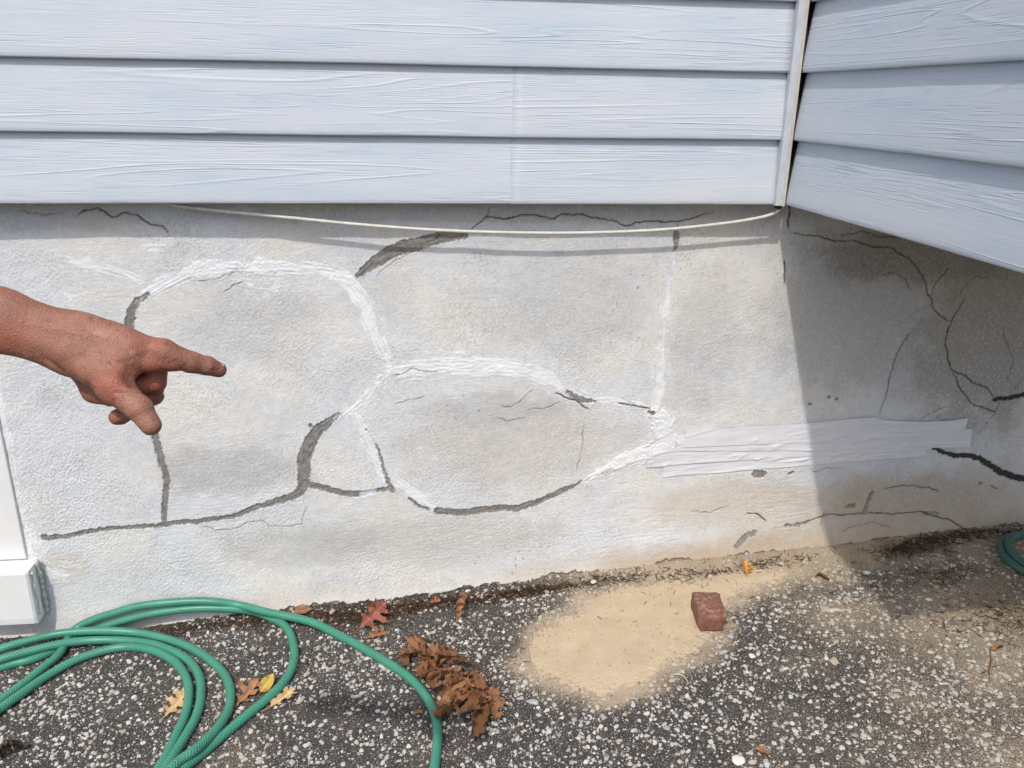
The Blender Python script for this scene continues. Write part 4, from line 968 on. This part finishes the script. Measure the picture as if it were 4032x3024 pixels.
# single sticks and stems
def stick(pts, r_, mat, label, h=.003, taper=.6, nm='stick'):
    P = catmull([on_g(u, v, h) for u, v in pts], 6); Vv, F, _ = tube(P, np.linspace(r_, r_ * taper, len(P)), 7)
    o = link(nm, mesh_py(nm, Vv, F, True), mat); tag(o, label, 'stick', 'sticks on the paving')
RUSTM = mat_plain('rusty_stem', (.22, .11, .045), 0.7, 0.2, 80); GRYT = mat_plain('grey_twig', (.085, .075, .065), 0.8, 0.2, 90)
PALE = mat_plain('pale_root', (.55, .50, .42), 0.7, 0.1, 90)
stick([(3898,2556),(3902,2600),(3895,2640),(3897,2682)], .0022, RUSTM, 'thin rust-brown stem lying at the lower right')
stick([(3272,2830),(3300,2808),(3338,2786)], .0042, GRYT, 'short dark stick on the paving right of the bottom centre', .004)
stick([(515,2735),(560,2720),(592,2716)], .0016, GRYT, 'thin grey stick inside the left hose loop')
stick([(2650,2655),(2680,2655),(2700,2672),(2711,2692)], .0018, PALE, 'curved pale rootlet at the lower edge of the sand')
stick([(2862,2405),(2900,2425),(2965,2440)], .0013, GRYT, 'thin dark stem poking out beside the brick')
stick([(2790,3010),(2840,2985),(2878,2962)], .002, GRYT, 'thin dark twig at the bottom edge below the sand')

# ================================================================== LOOSE STONES
def stone_mesh(r_, seed, flat=.45, n=9):
    rg = np.random.default_rng(seed); A = np.linspace(0, 2 * math.pi, n, endpoint=False) + rg.uniform(-.2, .2, n); rr = rg.uniform(.75, 1.12, n)
    asp = rg.uniform(.6, .95); V_ = []
    for (s, h) in ((.85, 0), (1.0, .3), (.92, .75), (.6, 1.0)):
        V_ += [(math.cos(a) * q * s, math.sin(a) * q * s * asp, h * flat + rg.uniform(-.04, .04)) for a, q in zip(A, rr)]
    V_.append((0, 0, flat * 1.05)); F = []
    for k in range(3):
        for j in range(n): F.append((k * n + j, k * n + (j + 1) % n, (k + 1) * n + (j + 1) % n, (k + 1) * n + j))
    F += [(3 * n + j, 3 * n + (j + 1) % n, 4 * n) for j in range(n)]; F.append(tuple(range(n - 1, -1, -1)))
    return mesh_py('loose_stone', np.array(V_) * r_, F, True)
STW = mat_plain('white_stone', (.66, .65, .62), 0.75, 0.06, 120); STG = mat_plain('grey_stone', (.40, .40, .40), 0.8, 0.12, 150); STT = mat_plain('tan_stone', (.46, .38, .28), 0.8, 0.12, 150); STP = mat_plain('pink_stone', (.38, .27, .21), 0.8, 0.12, 120)
for i, (u, v, px, fl2, mt, lab) in enumerate([
 (2097,2763,44,.16,STG,'flat round grey stone left of the lower sand edge'), (2960,2587,30,.5,STW,'bright white stone chip below right of the brick'),
 (2877,2509,32,.3,STG,'pale grey chip touching the lower right of the brick'), (2337,2294,32,.5,STW,'white paint chip at the wall foot above the sand'),
 (2153,2333,26,.45,STW,'white chip by the litter clump at the wall'), (3414,2258,36,.4,STW,'largest white chip on the shaded sandy paving'),
 (3466,2263,20,.4,STW,'small white chip just right of the largest one'), (3657,2364,32,.4,STW,'white chip at the far right of the sandy paving'),
 (3284,2606,46,.12,STT,'flat tan stone flush in the paving at right'), (3250,2398,44,.14,STT,'sandy tan patch stone below the narrow leaf'),
 (2905,2996,46,.25,STW,'pale lump at the bottom edge below the brick'), (1030,2562,30,.6,STP,'rounded pinkish pebble between the hose loops'),
 (1004,2558,20,.6,STP,'darker small pebble beside the rounded pinkish pebble'), (1309,2412,32,.6,STT,'round cream pebble at the wall foot beside the hose'),
 (1812,2449,22,.4,STW,'white chip under the curled leaf by the wall'), (422,2592,24,.6,STT,'orange-tan pebble under the inner hose loop'),
 (2992,2294,26,.2,STG,'pale round stone in the sand right of the brick'), (2888,2435,24,.6,STT,'tan pebble at the right of the brick')]):
    o = link('loose_stone', stone_mesh(px * .00071 * .55, 900 + i, fl2), mt); p = on_g(u, v); o.location = (p[0], p[1], float(gsurf(p[0], p[1])) + .001); o.rotation_euler[2] = i * 1.3
    tag(o, lab, 'stone', 'loose stones on the paving')

# ================================================================== LITTER ALONG THE WALL (uncountable needles and crumbs)
rg = np.random.default_rng(99); LV, LF, LC = [], [], []; off = 0
def litter(cx, cy, sx, sy, n, hmax, l0, l1):
    global off
    for _ in range(n):
        x = cx + rg.normal() * sx; y = cy + rg.normal() * sy
        if y > YW - 0.032: y = YW - 0.032 - abs(rg.normal()) * .008
        z = float(gsurf(x, y)) + .001 + abs(rg.normal()) * hmax * .5; a = rg.uniform(0, math.pi * 2); L_ = rg.uniform(l0, l1); e = rg.normal() * .25
        d = np.array([math.cos(a), math.sin(a), e]) * L_ / 2; b_ = np.array([-math.sin(a), math.cos(a), .6]) * L_ * rg.uniform(-.25, .25)
        p0 = np.array([x, y, z]); P = np.array([p0 - d, p0 + b_ * .6, p0 + d]); P[:, 2] = np.maximum(P[:, 2], float(gsurf(x, y)) + .0004)
        P[:, 1] = np.minimum(P[:, 1], YW - .016)
        V_, F_, _ = tube(P, rg.uniform(.0005, .0012), 3, cap=False); LV.append(V_)
        LF.extend([tuple(q + off for q in f) for f in F_]); off += len(V_)
        c_ = np.array([[.07, .042, .024], [.12, .070, .038], [.045, .030, .02], [.20, .13, .075]])[rg.choice(4, p=[.4, .3, .2, .1])]; LC.append(np.tile(c_, (len(V_), 1)))
for u, v, a, c_, n, hm in ((1330,2425,.15,.022,420,.007),(1480,2430,.08,.025,240,.008),(1620,2390,.16,.016,420,.007),(1850,2370,.10,.016,300,.008),(2080,2335,.06,.012,300,.014),(2260,2300,.12,.014,260,.007),(2500,2275,.14,.014,110,.004),(2850,2250,.12,.014,120,.005),(3040,2210,.06,.012,80,.005),(3590,2165,.08,.030,420,.012),(3720,2125,.09,.018,260,.012),(3900,2100,.10,.025,260,.012),(3680,2270,.07,.035,160,.006),(3900,2440,.10,.05,260,.006),(1000,2445,.14,.016,260,.005),(700,2485,.20,.014,260,.005),(250,2540,.16,.016,110,.005),(1750,2560,.14,.10,120,.004),(2900,2330,.35,.10,160,.003),(2300,2500,.25,.12,70,.003),(3600,2500,.4,.2,150,.003)):
    p = on_g(u, v); litter(p[0], p[1], a, c_, n, hm, .006, .028)
LIT = mat_tint('rotted_litter', 0.9, 0.2, ((500, .0003),), .15)
lme = mesh_np('plant_litter', np.vstack(LV), np.array(LF)); set_tint(lme, np.vstack(LC))
tag(link('plant_litter', lme, LIT), 'dark plant litter and needles gathered along the foot of the wall', 'litter', kind='stuff')

# cobweb threads under the corner
WEB = mat_plain('web_thread', (.55, .53, .50), 0.8, 0.1, 50); rw = random.Random(3); bmv, bmf = [], []
c0 = on_y(2948, 825, 0.045); o_ = 0
for k in range(9):
    p = np.array(c0) + [rw.uniform(-.014, .014), rw.uniform(-.01, .01), rw.uniform(-.004, .014)]; pts = [p]
    for j in range(4): p = p + np.array([rw.uniform(-.011, .011), rw.uniform(-.003, .003), rw.uniform(-.011, .006)]); pts.append(p)
    V_, F_, _ = tube(catmull(pts, 4), .0006, 4); bmv.append(V_); bmf += [tuple(q + o_ for q in f) for f in F_]; o_ += len(V_)
tag(link('cobweb', mesh_py('cobweb', np.vstack(bmv), bmf, True), WEB), 'little tangle of cobweb threads hanging under the siding near the corner', 'cobweb')

# ================================================================== THE POINTING HAND
# bones: (x, y) image coordinates plus guessed depth, turned into metres in the camera frame
HU = 0.85 / FPX / 2.074
def hb(x, y, w):
    dep = 0.85 - w * HU; return np.array([(x / 2.074 - 2016) / FPX * dep, -((y / 2.074 + 1000) - 1512) / FPX * dep, -dep]), dep / 0.85
hO, _ = hb(900, 900, 0)
def bone(a, b):
    (p, s), (q, t) = hb(*a[:3]), hb(*b[:3]); return p - hO, q - hO, a[3] * HU * s, b[3] * HU * t
GR = {
 'arm': (0.62, [((-2300, -200, 560, 300), (-1300, 118, 330, 276)), ((-1300, 118, 330, 276), (0, 540, 110, 248)), ((0, 540, 110, 248), (560, 722, 10, 236)), ((560, 722, 10, 236), (820, 770, -20, 212))]),
 'palm': (0.70, [((700, 745, 0, 225), (1000, 795, -40, 186)), ((1000, 795, -40, 186), (1335, 800, -90, 98)), ((660, 740, -90, 190), (1290, 815, -230, 95)),
                 ((660, 760, -160, 170), (1220, 850, -380, 90)), ((680, 780, -200, 150), (1130, 880, -500, 85)), ((660, 870, -110, 150), (770, 1110, -190, 92)), ((770, 1110, -190, 92), (900, 1185, -200, 62))]),
 'thenar': (1.0, [((610, 830, 40, 140), (930, 1075, 110, 128)), ((850, 930, 60, 130), (1040, 880, 10, 110)), ((930, 1075, 110, 128), (1000, 960, 40, 90))]),
 'thumb': (1.0, [((940, 1085, 120, 134), (1140, 1265, 150, 104)), ((1140, 1265, 150, 104), (1232, 1398, 140, 84))]),
 'index': (1.0, [((1335, 806, -90, 104), (1560, 884, -220, 87)), ((1560, 884, -220, 87), (1690, 912, -310, 77)), ((1690, 912, -310, 77), (1786, 946, -380, 63)), ((1240, 880, -70, 88), (1420, 872, -140, 88))]),
 'middle': (1.0, [((1290, 830, -230, 92), (1262, 1050, -240, 90)), ((1262, 1050, -240, 90), (1060, 1090, -120, 78)), ((1060, 1090, -120, 78), (960, 1040, -60, 66))]),
 'ring': (1.0, [((1220, 860, -380, 88), (1250, 1150, -350, 84)), ((1250, 1150, -350, 84), (1080, 1210, -230, 76)), ((1080, 1210, -230, 76), (960, 1150, -150, 64))]),
 'little': (1.0, [((1130, 890, -500, 84), (1130, 1240, -430, 76)), ((1130, 1240, -430, 76), (985, 1325, -330, 66)), ((985, 1325, -330, 66), (955, 1332, -300, 64))]),
}
hv = 0.0013
lo = np.array([-0.455, -0.085, -0.10]); hi = np.array([0.135, 0.195, 0.125])
ax = [np.arange(lo[i], hi[i], hv) for i in range(3)]
HX, HY, HZ = np.meshgrid(*[a.astype(np.float32) for a in ax], indexing='ij')
def cone(sl, p, q, r0, r1, fl):
    # round cone, flattened along the viewing depth by fl
    f = np.float32(1 / fl); p, q = p.astype(np.float32), q.astype(np.float32); e = q - p; zc = HZ[sl] - p[2]; xc = HX[sl] - p[0]; yc = HY[sl] - p[1]
    t = np.clip((xc * e[0] + yc * e[1] + zc * e[2]) / (e @ e), 0, 1)
    dx = xc - t * e[0]; dy = yc - t * e[1]; dz = (zc - t * e[2]) * f
    return np.sqrt(dx * dx + dy * dy + dz * dz) - (np.float32(r0) + np.float32(r1 - r0) * t)
def smin(a, b, k):
    k = np.float32(k); h = np.clip(0.5 + 0.5 * (b - a) / k, 0, 1); return b + (a - b) * h - k * h * (1 - h)
D = np.full(HX.shape, 0.2, np.float32)
def grow(nm, k, kk):                                # blend one group of bones into the body, inside its own box only
    fl_, L_ = GR[nm]; B_ = [bone(a, b_) for a, b_ in L_]
    mn = np.min([np.minimum(p, q) - max(r0, r1) for p, q, r0, r1 in B_], axis=0) - 0.018; mx = np.max([np.maximum(p, q) + max(r0, r1) for p, q, r0, r1 in B_], axis=0) + 0.018
    sl = tuple(slice(*np.searchsorted(ax[i], [mn[i], mx[i]])) for i in range(3)); d = None
    for bb in B_:
        c_ = cone(sl, *bb, fl_); d = c_ if d is None else smin(d, c_, k)
    D[sl] = smin(D[sl], d, kk)
grow('arm', .012, .002); grow('palm', .010, .016); grow('thenar', .010, .012); grow('thumb', .003, .007); grow('index', .003, .006)
for nm in ('middle', 'ring', 'little'): grow(nm, .0025, .0028)
# the hollow between thumb and index, creases, tendons
def hpt(x, y, w): return hb(x, y, w)[0] - hO
def ball(x, y, w, r_): p = hpt(x, y, w); return np.sqrt((HX - p[0]) ** 2 + (HY - p[1]) ** 2 + (HZ - p[2]) ** 2) - r_ * HU
D = -smin(-D, ball(1130, 985, 150, 90), .010)
def crease(a, b_, depth, wid):
    p, q = hpt(*a), hpt(*b_); e = q - p; mn = np.minimum(p, q) - 3 * wid; mx = np.maximum(p, q) + 3 * wid
    sl = tuple(slice(*np.searchsorted(ax[i], [mn[i], mx[i]])) for i in range(2)) + (slice(np.searchsorted(ax[2], p[2] - .03), None),)
    t = np.clip(((HX[sl] - p[0]) * e[0] + (HY[sl] - p[1]) * e[1]) / (e[0] ** 2 + e[1] ** 2), 0, 1)
    dd = np.hypot(HX[sl] - p[0] - t * e[0], HY[sl] - p[1] - t * e[1]); D[sl] += (depth * np.exp(-(dd / wid) ** 2)) * (np.abs(D[sl]) < .006)
for k in range(4): crease((745 + 32 * k, 1050 + 14 * k, 100), (765 + 30 * k, 1150 + 22 * k, 100), .0016, .0016)
crease((1110, 1350, 100), (1290, 1270, 100), .0004, .0016); crease((1130, 1375, 100), (1300, 1300, 100), .0003, .0014)
crease((1690, 830, -350), (1700, 990, -350), .0003, .0018); crease((1545, 800, -250), (1570, 970, -250), .0003, .002)
crease((1200, 1128, -300), (1340, 1142, -300), .0015, .0016)
crease((400, 860, 100), (530, 955, 100), .002, .003); crease((640, 640, 100), (1180, 720, 0), -.0011, .004); crease((700, 800, 100), (1010, 860, 60), -.0012, .0035); crease((860, 690, 100), (1000, 620, 60), -.0009, .003); crease((200, 560, 200), (640, 640, 100), -.0009, .004); crease((1010, 860, 60), (1180, 800, 0), -.0009, .003); crease((180, 700, 200), (520, 790, 100), -.0014, .010); crease((1020, 760, 100), (1290, 745, 0), -.0012, .008)
def surface_nets(Vv, lo_, h):
    s = Vv < 0; nX, nY, nZ = s.shape; c_ = np.zeros((nX - 1, nY - 1, nZ - 1), np.int8)
    for a in (0, 1):
        for b_ in (0, 1):
            for d in (0, 1): c_ += s[a:nX - 1 + a, b_:nY - 1 + b_, d:nZ - 1 + d]
    act = (c_ > 0) & (c_ < 8); ii = np.argwhere(act); idx = np.full(act.shape, -1, np.int64); idx[act] = np.arange(len(ii))
    pos = np.zeros((len(ii), 3)); cnt = np.zeros(len(ii))
    cor = [(a, b_, d) for a in (0, 1) for b_ in (0, 1) for d in (0, 1)]
    for A_ in cor:
        for k in range(3):
            if A_[k] == 0:
                B_ = list(A_); B_[k] = 1
                va = Vv[ii[:, 0] + A_[0], ii[:, 1] + A_[1], ii[:, 2] + A_[2]]; vb = Vv[ii[:, 0] + B_[0], ii[:, 1] + B_[1], ii[:, 2] + B_[2]]
                m_ = (va < 0) != (vb < 0); t = np.where(m_, va / np.where(m_, va - vb, 1), 0)
                q = np.tile(np.array(A_, float), (len(ii), 1)); q[:, k] += t; pos[m_] += q[m_]; cnt[m_] += 1
    P_ = (ii + pos / cnt[:, None]) * h + lo_; Q = []
    for k in range(3):
        sh_ = [slice(None)] * 3; sh_[k] = slice(0, -1); s2 = [slice(None)] * 3; s2[k] = slice(1, None)
        df = s[tuple(sh_)] != s[tuple(s2)]; e = np.argwhere(df); o1, o2 = [(1, 2), (2, 0), (0, 1)][k]
        e = e[(e[:, o1] > 0) & (e[:, o2] > 0) & (e[:, o1] < s.shape[o1] - 1) & (e[:, o2] < s.shape[o2] - 1)]
        def cell(d1, d2): f = e.copy(); f[:, o1] -= d1; f[:, o2] -= d2; return idx[f[:, 0], f[:, 1], f[:, 2]]
        q = np.stack([cell(1, 1), cell(0, 1), cell(0, 0), cell(1, 0)], 1)
        fl3 = s[e[:, 0], e[:, 1], e[:, 2]]; q[~fl3] = q[~fl3][:, ::-1]; Q.append(q)
    return P_, np.vstack(Q)
hV, hF = surface_nets(D, lo, hv); del HX, HY, HZ
me = mesh_np('person', hV, hF)
SKIN, nt, b = new_mat('sunburnt_skin'); v = objco(nt)
r = ramp(nt, noise(nt, 24, 4, 0.6, v).outputs[0], [(0.28, (.185, .082, .054)), (0.5, (.27, .120, .080)), (0.72, (.35, .175, .125))])
red = ramp(nt, noise(nt, 15, 3, 0.5, mapping(nt, v, (1, 1, 1), (2, 5, 1))).outputs[0], [(0.5, (0, 0, 0)), (0.68, (1, 1, 1))])
c = mixc(nt, math_(nt, 'MULTIPLY', red.outputs[0], 0.8), r.outputs[0], (.31, .088, .056))
fk = ramp(nt, noise(nt, 120, 2, 0.5, v).outputs[0], [(0.60, (0, 0, 0)), (0.70, (1, 1, 1))]); fk2 = ramp(nt, noise(nt, 22, 2, 0.5, v).outputs[0], [(0.40, (0, 0, 0)), (0.55, (1, 1, 1))])
c = mixc(nt, math_(nt, 'MULTIPLY', math_(nt, 'MULTIPLY', fk.outputs[0], fk2.outputs[0]), 0.6), c, (.13, .040, .022))
du = ramp(nt, noise(nt, 60, 4, 0.7, v, .8).outputs[0], [(0.60, (0, 0, 0)), (0.76, (1, 1, 1))]); c = mixc(nt, math_(nt, 'MULTIPLY', du.outputs[0], 0.30), c, (.50, .40, .36))
nt.links.new(c, b.inputs['Base Color']); b.inputs['Roughness'].default_value = 0.52; b.inputs['Specular IOR Level'].default_value = 0.35
b.inputs['Subsurface Weight'].default_value = 0.12; b.inputs['Subsurface Radius'].default_value = (1.0, .35, .2); b.inputs['Subsurface Scale'].default_value = 0.004
vw = N(nt, 'ShaderNodeTexVoronoi'); vw.inputs['Scale'].default_value = 520; nt.links.new(v, vw.inputs['Vector'])
p_ = bump(nt, b, vw.outputs['Distance'], 0.0005); bump(nt, b, noise(nt, 110, 4, 0.65, mapping(nt, v, (1, .5, 1))).outputs[0], 0.0010, 1.0, p_)
hand = link('person', me, SKIN); HM = Matrix([list(r_) for r_ in ROT]).to_4x4(); HM.translation = Vector(CAM + ROT @ hO); hand.matrix_world = HM
tag(hand, 'bare forearm and left hand pointing right at the patched wall', 'person')
NAIL = mat_plain('fingernail', (.46, .30, .25), 0.35, 0.08, 60, 200, 0.0001)
def nail(tip, side, along, wd, ln):
    c_ = hpt(*tip); n_ = np.array(side, float); n_ /= np.linalg.norm(n_); a_ = np.array(along, float); a_ -= n_ * (a_ @ n_); a_ /= np.linalg.norm(a_); t_ = np.cross(n_, a_)
    Vv = []
    for i in np.linspace(-1, 1, 9):
        for j in np.linspace(-1, 1, 9):
            sc_ = math.sqrt(max(0, 1 - abs(i) ** 4 * .8)); Vv.append(c_ + a_ * ln * i + t_ * wd * j * sc_ - n_ * (wd * .55 * j * j + ln * .15 * i * i))
    mn = mesh_np('nail', np.array(Vv), grid_faces(9, 9)); o = bpy.data.objects.new('nail', mn); COL.objects.link(o); mn.materials.append(NAIL); o.parent = hand
    o.modifiers.new('thick', 'SOLIDIFY').thickness = .0008
nail((1300, 1362, 120), (.85, .35, .15), (.52, -.80, 0), .0062, .0068)
nail((1800, 886, -372), (.25, .9, -.1), (.9, -.3, -.35), .0050, .0058)
